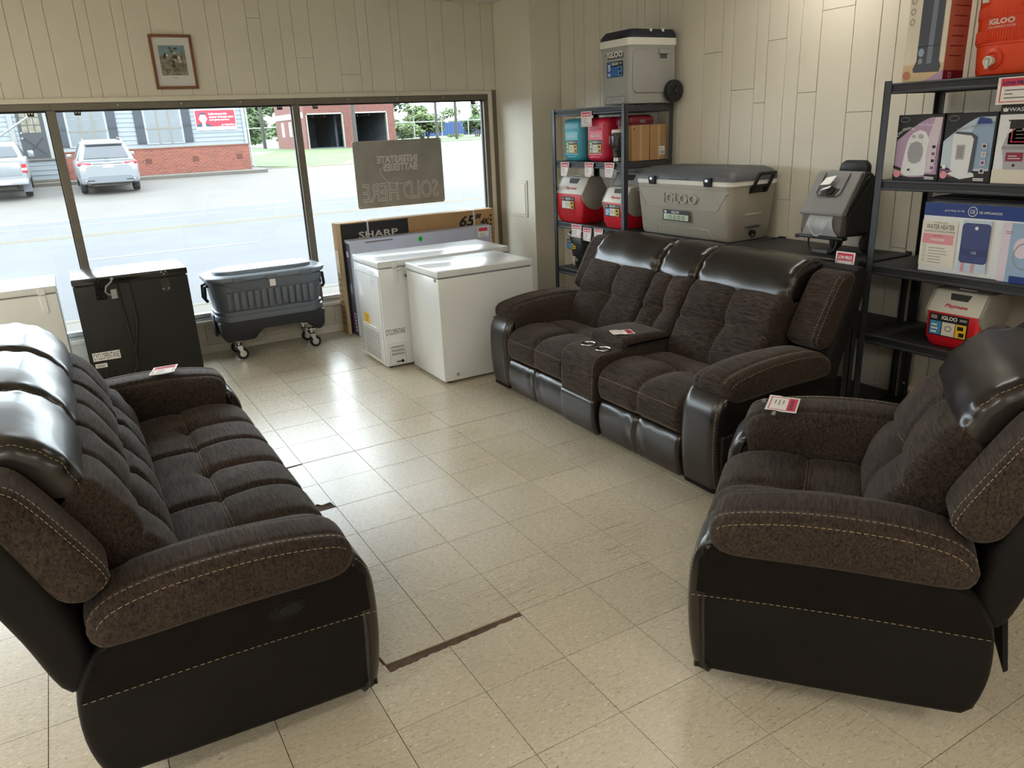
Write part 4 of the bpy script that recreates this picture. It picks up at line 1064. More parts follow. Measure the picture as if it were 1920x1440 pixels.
for y in (.268, -.273):
    b = MB(); b.hexa([(-hx-.018,y-.032,.345),(-hx,y-.032,.345),(-hx,y+.032,.345),(-hx-.018,y+.032,.345),(-hx-.028,y-.036,.402),(-hx,y-.036,.402),(-hx,y+.036,.402),(-hx-.028,y+.036,.402)], BLK, r=.004, seg=2); la = b.build('latch', t)
    MB().box(-hx-.0275, y-.012, .375, -hx-.024, y+.012, .392, CHR, r=.001, seg=1).build('latch_pin', la)
raised_text('raised_lettering', 'IGLOO', (-hx+.004, hy, 0), (0,-1,0), (0,0,1), .30, .225, .63, .292, .010, CTAUPE, bo, bold=.02)
A_ = front((-hx+.001, hy, 0)); A_.rect(.295, .105, .56, .178, BLACK); A_.rect(.305, .112, .55, .150, M('print_pale_green', rgb(190,206,180), .5)); A_.text('7', .31, .125, .335, .17, WHITE, bold=.03); A_.text('IGLOO', .385, .156, .46, .172, WHITE, bold=.02)
for i in range(4): A_.ring(.375+i*.043, .130, .014, .013, .004, DKREL)
A_.build('front_label', t)
b = MB(); b.box(-.05, -hy-.005, .30, .10, -hy+.01, .335, BLK, r=.004, seg=2)
for x in (-.045, .085): b.hexa([(x-.012,-hy-.012,.30),(x+.014,-hy-.012,.30),(x+.014,-hy,.30),(x-.012,-hy,.30),(x+.028,-hy-.05,.425),(x+.052,-hy-.05,.425),(x+.052,-hy-.032,.425),(x+.028,-hy-.032,.425)], BLK, r=.003, seg=1)
b.box(-.012, -hy-.052, .408, .135, -hy-.03, .43, BLK, r=.005, seg=2); b.box(-.045, -hy-.02, .335, .115, -hy-.006, .352, BLK, r=.003, seg=1); b.build('swing_handle', t)['kind'] = 'stuff'
b = MB(); b.box(-.07, -hy+.006, .155, .085, -hy+.03, .172, CTAUPE, r=.006, seg=2); b.box(-.06, -hy+.0, .08, .065, -hy+.024, .095, DKREL, r=.003, seg=1); b.build('side_relief', bo)['kind'] = 'stuff'
b = MB(); b.cyl((0, -hy+.02, .045), (0, -hy-.008, .045), .02, n=18, mat=BLK); b.cyl((-.012, -hy-.004, .035), (-.012, -hy-.012, .025), .012, n=12, mat=BLK); b.build('drain_plug', t)

# wheeled backpack
BPG = M('pack_grey_nylon', rgb(126,126,126), .6, sheen=.2, var=.05, vscale=14, bump=.12, bscale=16)
BPD = M('pack_dark_nylon', rgb(40,41,43), .7, var=.15, vscale=20, bump=.15, bscale=24)
BPB = M('pack_taupe_nylon', rgb(104,96,92), .75)
BPS = M('pack_silver_nylon', rgb(168,170,174), .4, bump=.3, bscale=18)
PIPE = M('pack_piping', rgb(58,58,60), .6)
t = thing('wheeled_backpack', 'grey wheeled cooler backpack with hang tags on the low shelf', 'backpack', (2.645, .485, .944)); t.scale = (.86, .90, 1)
b = MB(); b.prism([(-.115,.10),(-.13,.23),(.005,.445),(.10,.45),(.19,.40),(.20,.12),(.15,.09)], 'y', -.155, .155, BPD, r=.03, seg=3); b.build('bag', t)
b = MB(); b.prism([(-.17,.235),(-.165,.215),(-.125,.225),(.035,.43),(.02,.452),(-.01,.447)], 'y', -.160, .160, BPG, r=.016, seg=3); fo = b.build('front_flap', t)
U = Vector((.16, 0, .212)).normalized(); A0 = Vector((-.170, .16, .237))
sl = MB(); fr_ = Art(A0, (0, -1, 0), U)
def fpt(a, c, h): return fr_.o+fr_.u*a+fr_.w*c+fr_.n*h
b = MB(); pts = [(.075,.25),(.07,.12),(.09,.10),(.22,.10),(.245,.125),(.25,.25)]
b.tube([fpt(a_, c_, .006) for a_, c_ in pts], .0032, 6, PIPE); b.build('flap_piping', fo)
b = MB(); q = [fpt(a_, c_, h_) for h_ in (-.006, .006) for a_, c_ in ((.10,.105),(.20,.105),(.22,.155),(.10,.155))]; b.hexa(q, PIPE, r=.003, seg=1); b.build('buckle_patch', fo)
b = MB(); q = [fpt(a_, c_, h_) for h_ in (.004, .016) for a_, c_ in ((.135,.11),(.185,.11),(.20,.15),(.16,.165))]; b.hexa(q, BLK, r=.003, seg=1); b.build('buckle', fo)
b = MB(); q = [fpt(a_, c_, h_) for (a_, c_, h_) in ((.075,.165,.012),(.16,.16,.030),(.185,.215,.034),(.10,.215,.012),(.075,.165,.0145),(.16,.16,.0325),(.185,.215,.0365),(.10,.215,.0145))]; b.hexa(q, PAPER); b.build('hang_tag', t)
b = MB(); q = [fpt(a_, c_, h_) for (a_, c_, h_) in ((.105,.125,.02),(.17,.135,.034),(.18,.15,.034),(.115,.14,.02),(.105,.125,.0222),(.17,.135,.0362),(.18,.15,.0362),(.115,.14,.0222))]; b.hexa(q, PAPER); b.build('hang_tag', t)
b = MB(); b.prism([(-.150,.105),(-.165,.13),(-.150,.235),(-.10,.25),(-.09,.105)], 'y', -.150, .150, BPB, r=.012, seg=2); po = b.build('pocket', t)
b = MB()
n = 12; top = [(-.100+.2*i/n) for i in range(n+1)]; vs_ = []
for r_ in range(5):
    f = r_/4
    for i in range(n+1):
        y = (-.085+.17*i/n)*(1+.55*(1-f)**2); x = -.165+.012*f-.018*math.sin(math.pi*f)-.004*math.sin(i*2.1)*f; vs_.append((x, y, .108+.115*f))
fs = [[r_*(n+1)+i, r_*(n+1)+i+1, (r_+1)*(n+1)+i+1, (r_+1)*(n+1)+i] for r_ in range(4) for i in range(n)]
bk = [(v[0]+.008, v[1], v[2]) for v in vs_]; o_ = len(vs_)
rim = [i for i in range(n+1)]+[r_*(n+1)+n for r_ in range(1, 5)]+[4*(n+1)+i for i in range(n-1, -1, -1)]+[r_*(n+1) for r_ in range(3, 0, -1)]
b.raw(vs_+bk, fs+[[i+o_ for i in f[::-1]] for f in fs]+[[rim[i], rim[(i+1) % len(rim)], rim[(i+1) % len(rim)]+o_, rim[i]+o_] for i in range(len(rim))], BPS, True); b.build('silver_gusset', po)
b = MB(); b.tube([(-.18, .07, .205), (-.19, .06, .15), (-.195, .02, .112), (-.195, -.01, .108), (-.19, -.04, .13), (-.18, -.075, .19)], .003, 6, M('pack_cord', rgb(190,192,194), .4)); b.build('bungee', po)
b = MB(); b.box(-.155, -.165, .085, -.10, .175, .104, BLK, r=.006, seg=2); b.box(-.16, .165, .08, -.14, .19, .102, BLK, r=.003, seg=1); b.build('frame_bar', t)
b = MB(); b.tube([(-.13, .10, .09), (-.135, .10, .05), (-.14, .085, .025), (-.145, .06, .014), (-.145, -.07, .014), (-.14, -.095, .025), (-.135, -.11, .05), (-.13, -.11, .09)], .0075, 8, BLK); b.build('kick_stand', t)
b = MB(); b.cyl((-.145, .052, .014), (-.145, -.065, .014), .013, n=14, mat=CDG); b.build('stand_grip', t)
for y in (.06, -.16):
    b = MB(); b.lathe([(.01,-.018),(.046,-.02),(.052,-.014),(.052,.014),(.046,.02),(.01,.018)], 28, RUB, (.10, y, .053), 'y'); b.build('wheel', t)
b = MB(); b.prism([(-.13,.475),(-.12,.49),(-.10,.505),(.03,.505),(.06,.49),(.075,.46),(.07,.435),(-.13,.435)], 'x', .08, .125, BLK, r=.008, seg=2); b.build('pull_handle', t)
b = MB(); b.tube([(-.11, -.161, .26), (.02, -.162, .40), (.07, -.160, .42)], .004, 6, PIPE); b.tube([(-.10, -.161, .22), (.02, -.163, .34), (.09, -.161, .40)], .004, 6, PIPE); b.build('side_piping', t)['kind'] = 'stuff'
# ------------------------------------------------------------------ cartons on the right shelving unit
CRM = M('carton_cream', rgb(226,218,202), .5); PINKB = M('carton_terracotta', rgb(196,120,100), .5); MAR = M('carton_maroon', rgb(140,30,60), .5)
LIL = M('carton_lilac', rgb(186,156,190), .5); LILL = M('carton_lilac_pale', rgb(222,208,222), .5); SLT = M('carton_slate', rgb(70,76,88), .4)
STB = M('carton_steel_blue', rgb(150,176,206), .5); PBL = M('carton_pale_blue', rgb(196,212,228), .5); NAV = M('carton_navy', rgb(26,56,132), .4)
WHB = M('carton_white', rgb(232,234,238), .4); PLM = M('carton_plum', rgb(120,84,130), .5); SIL = M('carton_silver', rgb(176,172,182), .4)
PNK = M('carton_pink', rgb(226,150,160), .5); SKN = M('carton_sand', rgb(216,190,150), .5); GRN2 = M('carton_leaf_green', rgb(120,160,70), .5)
HTR = M('carton_heater_blue', rgb(56,64,112), .35)
def carton(label, x0, x1, y0, y1, z, h, m, name='appliance_carton'):
    t = thing(name, label, 'carton', ((x0+x1)/2, (y0+y1)/2, z), 0)
    a, e = (x1-x0)/2, (y1-y0)/2
    MB().box(-a, -e, 0, a, e, h, m, r=.002, seg=1).build('carton', t)
    return t, a, e
Z1, Z2, Z3 = 1.829, 1.3745, .9455
t, a, e = carton('tall cream carton printed with a tower heater on the top right shelf', 2.462, 2.62, -.150, .052, Z1, .62, CRM)
A_ = front((-a, e, 0)); W = 2*e
A_.rect(0, 0, W, .075, SKN); A_.poly([(.10,0),(W,0),(W,.045),(.14,.012)], LIL)
A_.poly([(.055,.040),(.18,.036),(.187,.06),(.175,.085),(.178,.62),(.068,.62),(.065,.09),(.05,.055)], SLT); A_.poly([(.115,.075),(.14,.075),(.148,.62),(.125,.62)], M('carton_slate_light', rgb(120,128,146), .35))
A_.oval(.085, .125, .014, .018, STB); A_.oval(.085, .088, .011, .013, GREY); A_.rect(.065, .15, .175, .153, BLACK)
A_.oval(.022, .03, .018, .018, PINKB)
for i in range(4): A_.ring(.025, .262+.045*i, .012, .014, .003, TAGGREY); 
A_.build('front_print', t)
B_ = side((-a, -e, 0)); B_.rect(0, 0, 2*a, .62, PINKB); B_.rect(0, 0, 2*a, .04, MAR); B_.ring(.05, .02, .012, .012, .003, WHITE)
for i in range(11): B_.lines(.03, .10+.042*i, .14, .112+.042*i, 1, MAR, .4)
B_.build('side_print', t)
# orange jug
ORG = M('jug_orange', rgb(236,72,22), .42); ORGD = M('jug_orange_relief', rgb(222,60,16), .45)
t = thing('water_jug', 'bright orange drinking water jug with white spigot on the top shelf', 'water jug', (2.66, -.392, Z1))
MB().lathe([(.165,0),(.176,.006),(.180,.02),(.186,.125),(.190,.128),(.194,.30),(.196,.44),(.19,.46),(.16,.47)], 64, ORG).build('barrel', t)
MB().lathe([(.198,.468),(.202,.475),(.202,.52),(.17,.54)], 48, ORG).build('lid', t)
rib = MB().box(-.004, -.0035, -.026, .004, .0035, .026, ORG, r=.0025, seg=1).mesh('rib')
for zc, hh in ((.162, 1), (.258, 1)):
    for i in range(-11, 16):
        a_ = math.pi - .36 + i*.062
        if zc > .2 and not (-11 <= i <= 16): continue
        put('rib', rib, t, (.1915*math.cos(a_), .1915*math.sin(a_), zc), (0, 0, a_))
def cylart(R, cx, cy, a0, name, t, items):
    """flat print wrapped on an upright cylinder; u in metres along the girth (to the viewer's right), v = height"""
    mb = MB()
    for kind, arg, mat, off in items:
        vv, ff = arg; mb.raw([(cx+(R+off)*math.cos(a0+u/R), cy+(R+off)*math.sin(a0+u/R), v) for u, v in vv], ff, mat)
    return mb.build(name, t, fix=False, sharp=False)
def tx(s, u0, v0, u1, v1, bold=0.0):
    vv, ff = text_mesh(s, bold); return ([(u0+(u1-u0)*x, v0+(v1-v0)*y) for x, y in vv], ff)
def rc(u0, v0, u1, v1, n=8):
    vv = [(u0+(u1-u0)*i/n, v) for v in (v0, v1) for i in range(n+1)]; return (vv, [[i, i+1, n+2+i, n+1+i] for i in range(n)])
cylart(.194, 0, 0, math.pi-.10, 'front_lettering', t, [('r', rc(-.075, .186, .115, .236), ORGD, .0012), ('t', tx('IGLOO', -.05, .207, .062, .230, .03), CWH, .0018), ('t', tx('5 GAL DRINKING WATER', -.055, .193, .068, .201), CWH, .0018)])
ag = math.pi-.18
MB().lathe([(.001,0),(.04,.0),(.045,.006),(.03,.012),(.02,.006)], 28, ORGD, (0,0,0), 'x').build('spigot_recess', t, (.180*math.cos(ag), .180*math.sin(ag), .068), (0, 0, ag))
b = MB(); b.cyl((0,0,0), (.03,0,0), .016, n=16, mat=CWH); b.cyl((.03,0,.006), (.03,0,-.03), .008, n=12, mat=CWH); b.cyl((.018,0,0), (.030,0,0), .022, n=18, mat=CWH); b.build('spigot', t, (.186*math.cos(ag), .186*math.sin(ag), .060), (0, 0, ag))
b = MB(); b.box(-.004, -.02, -.035, .010, .02, .035, CWH, r=.003, seg=2); b.cyl((.01,0,.025), (.013,0,.025), .005, n=8, mat=GREY); b.cyl((.01,0,-.025), (.013,0,-.025), .005, n=8, mat=GREY)
a2 = math.pi+.50; ho = b.build('handle_mount', t, (.195*math.cos(a2), .195*math.sin(a2), .245), (0, 0, a2)); ho['kind'] = 'stuff'
a3 = math.pi-.55; b = MB(); b.box(-.004, -.015, -.03, .012, .015, .03, CWH, r=.003, seg=2); b.build('handle_mount', t, (.195*math.cos(a3), .195*math.sin(a3), .33), (0, 0, a3))

t, a, e = carton('lilac and black carton printed with an oval fan heater', 2.462, 2.60, -.188, .045, Z2, .305, CBLK)
A_ = front((-a, e, 0)); W = 2*e
arc = [(.01+.215*i/12, .19+.11*math.sin(math.pi/2*i/12)) for i in range(13)]
A_.poly([(.005,.03),(.225,.03)] + [(.225,.29)] + [(x_, min(.29, y_)) for x_, y_ in arc[::-1]] + [(.005,.18)], LIL); A_.poly([(.12,.04),(.20,.04),(.225,.29),(.19,.29)], LILL); A_.poly([(0,0),(W,0),(W,.03),(.12,.032),(0,.07)], CBLK); A_.poly([(0,.055),(.10,.025),(.2,.02),(.09,.014),(0,.03)], LIL)
A_.poly([(.055,.14),(.045,.06),(.04,.035),(.07,.02),(.165,.025),(.172,.05),(.165,.12),(.172,.19),(.15,.225),(.12,.235),(.085,.22),(.065,.19)], WHB); A_.oval(.108, .13, .040, .052, SIL)
for i in range(9): A_.rect(.075, .09+.010*i, .141, .0935+.010*i, GREY)
A_.oval(.093, .205, .008, .008, SIL); A_.oval(.128, .205, .010, .010, SIL); A_.rect(.08, .045, .092, .055, BLACK)
A_.text('Oscillating', .012, .195, .105, .215, WHB, arc=.015, rot=.42); A_.text('Fan Heater', .115, .252, .20, .264, WHB); A_.ring(.042, .283, .024, .012, .002, GREY); A_.oval(.028, .03, .018, .018, PNK)
for i, c_ in enumerate((PLM, CBLK, PLM, CBLK)): A_.rect(.192, .05+.032*i, .218, .074+.032*i, LILL); A_.rect(.197, .055+.032*i, .213, .068+.032*i, c_)
A_.lines(.175, .008, .222, .022, 2, WHITE, .6); A_.build('front_print', t)
t, a, e = carton('pale blue and black carton printed with a square ceramic heater', 2.462, 2.60, -.430, -.196, Z2, .303, CBLK)
A_ = front((-a, e, 0)); W = 2*e
A_.poly([(.0,.05),(.225,.05)] + [(.225,.285)] + [(x_, min(.285, y_)) for x_, y_ in arc[::-1]] + [(.0,.18)], PBL); A_.poly([(.13,.06),(.225,.06),(.225,.26),(.15,.285),(.12,.20)], STB); A_.poly([(0,0),(W,0),(W,.055),(.15,.03),(0,.07)], CBLK); A_.poly([(0,.06),(.09,.045),(.14,.03),(.06,.02),(0,.03)], PLM)
A_.poly([(.035,.035),(.10,.012),(.165,.025),(.16,.04),(.09,.06)], WHB); A_.poly([(.05,.05),(.135,.04),(.142,.19),(.13,.205),(.05,.215),(.045,.20)], WHB); A_.poly([(.135,.04),(.155,.05),(.158,.20),(.13,.218),(.06,.224),(.05,.215),(.13,.205),(.142,.19)], SLT)
A_.rect(.068, .10, .108, .165, SIL); A_.rect(.074, .107, .102, .158, GREY); A_.text('Ceramic Heater', .06, .225, .17, .238, GREY, rot=.2); A_.ring(.04, .282, .024, .012, .002, GREY); A_.oval(.022, .03, .017, .017, PNK)
for i in range(4): A_.rect(.185, .04+.036*i, .208, .062+.036*i, LILL); A_.rect(.190, .045+.036*i, .203, .057+.036*i, (CBLK, PLM, SIL, BLACK)[i])
A_.poly([(.15,.255),(.215,.255),(.21,.275),(.16,.285)], NAV); A_.lines(.165, .008, .215, .022, 2, WHITE, .6); A_.rect(.015, .058, .03, .076, WHITE); A_.build('front_print', t)
t, a, e = carton('white carton with black top printed with a sink disposer', 2.462, 2.66, -.72, -.437, Z2, .335, WHB)
A_ = front((-a, e, 0)); W = 2*e
A_.rect(0, .29, W, .335, CBLK); A_.text('WASTE KING', .035, .302, .20, .318, WHITE, bold=.01); A_.poly([(.012,.302),(.03,.302),(.034,.32),(.026,.312),(.021,.322),(.016,.312),(.008,.32)], WHITE)
A_.rect(0, 0, W, .06, CRM); A_.poly([(.045,.06),(.135,.06),(.14,.10),(.142,.155),(.125,.21),(.10,.23),(.075,.23),(.045,.21),(.028,.155),(.04,.10)], SIL); A_.rect(.028, .145, .143, .158, GREY); A_.rect(.05, .095, .122, .132, MAR); A_.lines(.06, .105, .112, .125, 2, WHITE, .3); A_.oval(.088, .078, .006, .006, BLACK)
A_.rect(.05, .23, .13, .262, CBLK); A_.rect(.042, .262, .14, .268, CBLK)
A_.oval(.175, .07, .03, .02, GRN2, tilt=.5); A_.oval(.175, .03, .03, .026, GRN2); A_.oval(.175, .03, .020, .017, M('carton_lime', rgb(176,200,110), .5)); A_.oval(.19, .11, .024, .028, LILL); A_.build('front_print', t)
# water heater carton and the dark carton behind it
t, a, e = carton('blue and white carton printed with a tankless water heater', 2.462, 2.56, -.665, -.148, Z3, .33, WHB)
A_ = front((-a, e, 0)); W = 2*e
A_.rect(0, .268, W, .33, NAV); A_.text('good things, for life.', .10, .290, .195, .302, WHITE); A_.oval(.232, .298, .022, .023, WHITE); A_.oval(.232, .298, .019, .020, NAV); A_.text('GE', .220, .289, .244, .307, WHITE); A_.text('GE APPLIANCES', .262, .291, .365, .301, WHITE, bold=.01)
A_.rect(.0, .03, .175, .245, CREAM); A_.text('TANKLESS', .055, .232, .125, .240, TAGGREY); A_.text('WATER HEATER', .022, .205, .16, .228, BLACK); A_.text('UNLIMITED HOT WATER ON DEMAND', .012, .190, .166, .199, BLACK); A_.rect(.01, .135, .162, .183, PNK); A_.text('ELECTRIC', .06, .170, .11, .178, MAR); A_.text('WHOLE HOME', .05, .150, .12, .162, WHITE, bold=.02)
A_.lines(.045, .045, .14, .128, 6, GREY, .25)
for i in range(4): A_.ring(.025, .055+.022*i, .008, .008, .002, GREY)
A_.rect(.20, .02, .33, .26, PBL); A_.rrect(.20, .062, .33, .247, .018, HTR, 5); A_.rrect(.204, .067, .326, .243, .016, M('carton_heater_face', rgb(66,76,128), .35), 5); A_.rect(.204, .095, .326, .128, HTR); A_.oval(.266, .225, .008, .008, WHB); A_.text('125', .256, .106, .278, .118, WHB)
for u in (.215, .262): A_.rect(u, .02, u+.012, .062, PNK)
A_.rect(.385, .0, .42, .262, LILL); A_.rect(.42, .0, W, .262, STB); A_.oval(.475, .155, .035, .045, LILL); A_.ring(.49, .12, .05, .06, .006, GREY); A_.lines(.395, .215, .43, .23, 2, BLACK, .25); A_.rect(.44, .0, .51, .03, NAV)
A_.build('front_print', t)
t, a, e = carton('black carton standing behind the water heater carton', 2.60, 2.80, -.62, -.07, Z3, .335, CBLK)
MB().box(-a+.01, -e+.01, .335, a-.01, e-.02, .342, M('carton_black_flap', rgb(18,18,20), .5), r=.002, seg=1).build('top_flap', t)

# ------------------------------------------------------------------ price cards
def sheet(t, w_, h, bend, name='card'):
    """paper in the local xz plane (x right, z up, facing -y), bent about a vertical line at its lower right"""
    mb = MB(); n = 6; vs_ = []
    for q in (0, .0006):
        for j in range(n+1):
            for i in range(n+1):
                x, z = i/n, j/n; d = bend*(x*(1-z))**1.5
                vs_.append(((x-.5)*w_, -d+q, (z-1)*h))
    k = (n+1)**2; fs = []
    for j in range(n):
        for i in range(n):
            a = j*(n+1)+i; fs.append([a, a+1, a+n+2, a+n+1]); fs.append([k+a, k+a+n+1, k+a+n+2, k+a+1])
    mb.raw(vs_, fs, PAPER, True)
    return mb.build(name, t, fix=False, sharp=False)
def bentart(t, w_, h, bend, big=False):
    def P(a, b_, off): return ((a-.5)*w_, -bend*(a*(1-b_))**1.5-off, (b_-1)*h)
    mb = MB()
    def grid(a0, b0, a1, b1, mat, off, n=5):
        vs_ = [P(a0+(a1-a0)*i/n, b0+(b1-b0)*j/n, off) for j in range(n+1) for i in range(n+1)]
        mb.raw(vs_, [[j*(n+1)+i, j*(n+1)+i+1, (j+1)*(n+1)+i+1, (j+1)*(n+1)+i] for j in range(n) for i in range(n)], mat)
    for q in ((.08,.08,.92,.11),(.08,.92,.92,.95),(.08,.11,.11,.92),(.89,.11,.92,.92)): grid(*q, TAGRED, .0005)
    grid(.11, .66, .89, .92, TAGRED, .0005)
    def txt(s, a0, b0, a1, b1, mat, bold=0.0):
        vv, ff = text_mesh(s, bold); mb.raw([P(a0+(a1-a0)*x, b0+(b1-b0)*y, .0009) for x, y in vv], ff, mat)
    txt('LOW PRICE', .14, .71, .86, .85, TAGNAVY if big else WHITE, .04)
    random.seed(int(w_*1e5+h*1e4+bend*1e6))
    for i in range(3): 
        l = random.uniform(.2, .6); grid(.2, .5-.14*i, .2+l, .54-.14*i, TAGGREY, .0006)
    return mb.build('print', t, fix=False, sharp=False)
def price_card(label, loc, rot, w_, h, bend=0.0, big=False, group=None):
    t = thing('price_card', label, 'price card', loc, 0, group or 'red and white price cards'); t.rotation_euler = rot
    s = sheet(t, w_, h, bend); bentart(t, w_, h, bend, big)
    return t
FR = math.radians(-90)      # a card hanging on a shelf edge faces -x
def shelfcard(label, y0, y1, ztop, zbot, bend, big=False, x=2.4175):
    return price_card(label, (x, (y0+y1)/2, ztop), (0, 0, FR), abs(y1-y0), ztop-zbot, bend, big)
shelfcard('price card on the top beam between the teal and crimson coolers', 2.672, 2.535, 1.80, 1.69, .0)
shelfcard('price card hanging under the teal cooler, nearest the pillar', 2.968, 2.845, 1.424, 1.316, .035)
shelfcard('price card hanging under the crimson cooler', 2.632, 2.515, 1.427, 1.322, .03)
shelfcard('price card hanging below the tumbler', 2.375, 2.255, 1.428, 1.325, .03)
shelfcard('price card above the drinks bucket, nearest the pillar', 2.828, 2.688, .938, .838, .012)
shelfcard('middle price card of the three above the drinks bucket', 2.668, 2.552, .925, .822, .015)
shelfcard('price card of the three nearest the loveseat headrest', 2.518, 2.402, .930, .852, .012)
shelfcard('large price card hanging under the orange water jug', -.432, -.592, 1.816, 1.706, .0, True)
shelfcard('large price card taped on the sink disposer carton', -.486, -.636, 1.648, 1.54, .0, True, x=2.4600)
def flat_card(label, pts, z, tilt=(0, 0), w_=.115, h=.145):
    """pts: world xy of the card's centre and the direction of its top edge"""
    (cx, cy), (dx, dy) = pts; yaw = math.atan2(dy, dx)-math.pi/2
    t = thing('price_card', label, 'price card', (cx, cy, z), 0, 'red and white price cards')
    t.rotation_euler = (tilt[0], tilt[1], yaw)
    mb = MB(); n = 6; k = .012
    def S(a, b_, o): return ((a-.5)*w_, (b_-.5)*h, o+k*((a-.5)*2)**2*.5*((b_ < .5)*.6))
    vs_ = [S(i/n, j/n, q) for q in (0, .0007) for j in range(n+1) for i in range(n+1)]; m_ = (n+1)**2
    fs = []
    for j in range(n):
        for i in range(n):
            a = j*(n+1)+i; fs.append([a, a+n+1, a+n+2, a+1]); fs.append([m_+a, m_+a+1, m_+a+n+2, m_+a+n+1])
    mb.raw(vs_, fs, PAPER, True); mb.build('card', t, fix=False, sharp=False)
    A_ = Art((-w_/2, -h/2, .0012), (1, 0, 0), (0, 1, 0)); mb = A_.mb
    def grid(a0, b0, a1, b1, mat, off, n=5):
        vs_ = [S(a0+(a1-a0)*i/n, b0+(b1-b0)*j/n, off) for j in range(n+1) for i in range(n+1)]
        mb.raw(vs_, [[j*(n+1)+i, j*(n+1)+i+1, (j+1)*(n+1)+i+1, (j+1)*(n+1)+i] for j in range(n) for i in range(n)], mat)
    for q in ((.08,.08,.92,.11),(.08,.92,.92,.95),(.08,.11,.11,.92),(.89,.11,.92,.92),(.11,.66,.89,.92)): grid(*q, TAGRED, .0012)
    vv, ff = text_mesh('LOW PRICE', .03); mb.raw([S(.14+.72*x, .72+.13*y, .0016) for x, y in vv], ff, TAGNAVY)
    for i in range(3): grid(.25, .5-.13*i, .5+.1*(i % 2), .53-.13*i, TAGGREY, .0013)
    A_.build('print', t)
    return t
flat_card('price card lying on the far arm of the three seat sofa', ((-.892, 1.575), (.25, .97)), .648, (0, math.radians(-3)))
flat_card('price card lying on the loveseat console lid', ((1.44, .915), (.93, -.35)), .5775, (0, 0), .10, .125)
t = flat_card('price card taped to the armchair arm', ((1.097, -.52), (.56, -.83)), .640, (math.radians(0), math.radians(2)), .155, .115)
TAPE = M('clear_tape', rgb(120,122,112), .25)
for p in ((.098, -.02), (-.02, -.072)):
    MB().box(p[0]-.02, p[1]-.007, .0, p[0]+.02, p[1]+.007, .0012, TAPE).build('tape', t)
t = price_card('price card behind the loveseat back near the right shelving unit', (2.240, .105, 1.03), (math.radians(-4), 0, math.radians(-88)), .11, .13, .01)

# ------------------------------------------------------------------ picture, sign, outlet
WOODF = M('picture_wood', rgb(122,74,42), .45, var=.25, vscale=30, stretch=(1, 1, 8))
t = thing('framed_picture', 'small wood framed print with white mat above the window', 'picture', (-.211, YW-.001, 2.297))
wd, ht = .152, .193
for q in ((-wd,-.02,-ht,wd,0,-ht+.02),(-wd,-.02,ht-.02,wd,0,ht),(-wd,-.02,-ht+.02,-wd+.02,0,ht-.02),(wd-.02,-.02,-ht+.02,wd,0,ht-.02)): MB().box(*q, WOODF, r=.003, seg=1).build('frame_bar', t)
MB().box(-wd+.018, -.008, -ht+.018, wd-.018, -.001, ht-.018, M('picture_mat', rgb(208,208,204), .6)).build('mat_board', t)
art = M('picture_art', rgb(120,118,104), .5, var=.75, vscale=34, detail=6)
A_ = side((-.096, -.0082, -.095)); A_.rect(0, 0, .188, .212, M('picture_ground', rgb(128,124,108), .5, var=.6, vscale=40)); A_.rect(0, .15, .188, .212, M('picture_sky', rgb(122,146,156), .5, var=.2, vscale=20))
random.seed(5)
for i in range(26): A_.oval(random.uniform(.02, .17), random.uniform(.015, .17), random.uniform(.005, .02), random.uniform(.003, .012), random.choice((M('picture_dark', rgb(62,60,52), .6), M('picture_tan', rgb(150,130,104), .6), M('picture_white', rgb(206,204,194), .6), art)), 10, random.uniform(0, 3))
A_.oval(.12, .188, .016, .007, M('picture_dark', rgb(62,60,52), .6), 10, .3); A_.oval(.08, .192, .014, .006, MATS['picture_dark'], 10, -.3)
A_.rect(.078, -.022, .108, -.019, TAGGREY); A_.build('print', t)

MET = M('sign_bare_metal', rgb(160,157,149), .34, metal=.3, var=.12, vscale=5)
METL = M('sign_lit_edge', rgb(226,224,218), .3, metal=.1)  # paler than the plate: light caught on embossed edges put into the colour
t = thing('embossed_sign', 'bare metal back of an embossed sign hanging in the right window', 'sign', (1.578, YW+.040, 1.355))
b = MB(); b.prism([(-.432,-.27),(-.42,-.285),(.42,-.285),(.432,-.27),(.432,.285),(.42,.297),(-.42,.297),(-.432,.285)], 'y', -.004, .004, MET, r=.002, seg=1); b.build('plate', t, rot=(0, 0, 0))
for st_, q in (('SOLD', (.445, .055, .80, .215)), ('HERE', (.055, .055, .395, .215)), ('INTERSTATE', (.215, .385, .61, .450)), ('BATTERIES', (.27, .315, .60, .380))):
    outline_text('mirrored_lettering', st_, (-.432, -.0038, -.285), (1,0,0), (0,0,1), *q, .003, METL, t, mirror=True)
b = MB(); sw = [(-.20,.03),(-.12,.06),(-.095,.09),(-.135,.145),(-.03,.105),(.05,.105),(.13,.085),(.17,.06),(.185,.03)]
b.tube([(x, -.005, z+.02) for x, z in sw], .0022, 6, METL)
sw = [(-.20,.03),(-.19,-.02),(-.16,-.05),(-.14,-.085),(-.05,-.105),(.04,-.105),(.075,-.10),(.09,-.09)]
b.tube([(x, -.005, z+.02) for x, z in sw], .0022, 6, METL); b.build('logo_outline', t)['kind'] = 'stuff'
for sx in (-.415, .415):
    for z in (-.268, .28): MB().cyl((sx, -.007, z), (sx, .006, z), .006, n=10, mat=METL).build('eyelet', t)
for sx in (-.415, .415): MB().cyl((sx, -.002, .28), (sx, .006, .628), .0012, n=6, mat=METL).build('hanging_wire', t)

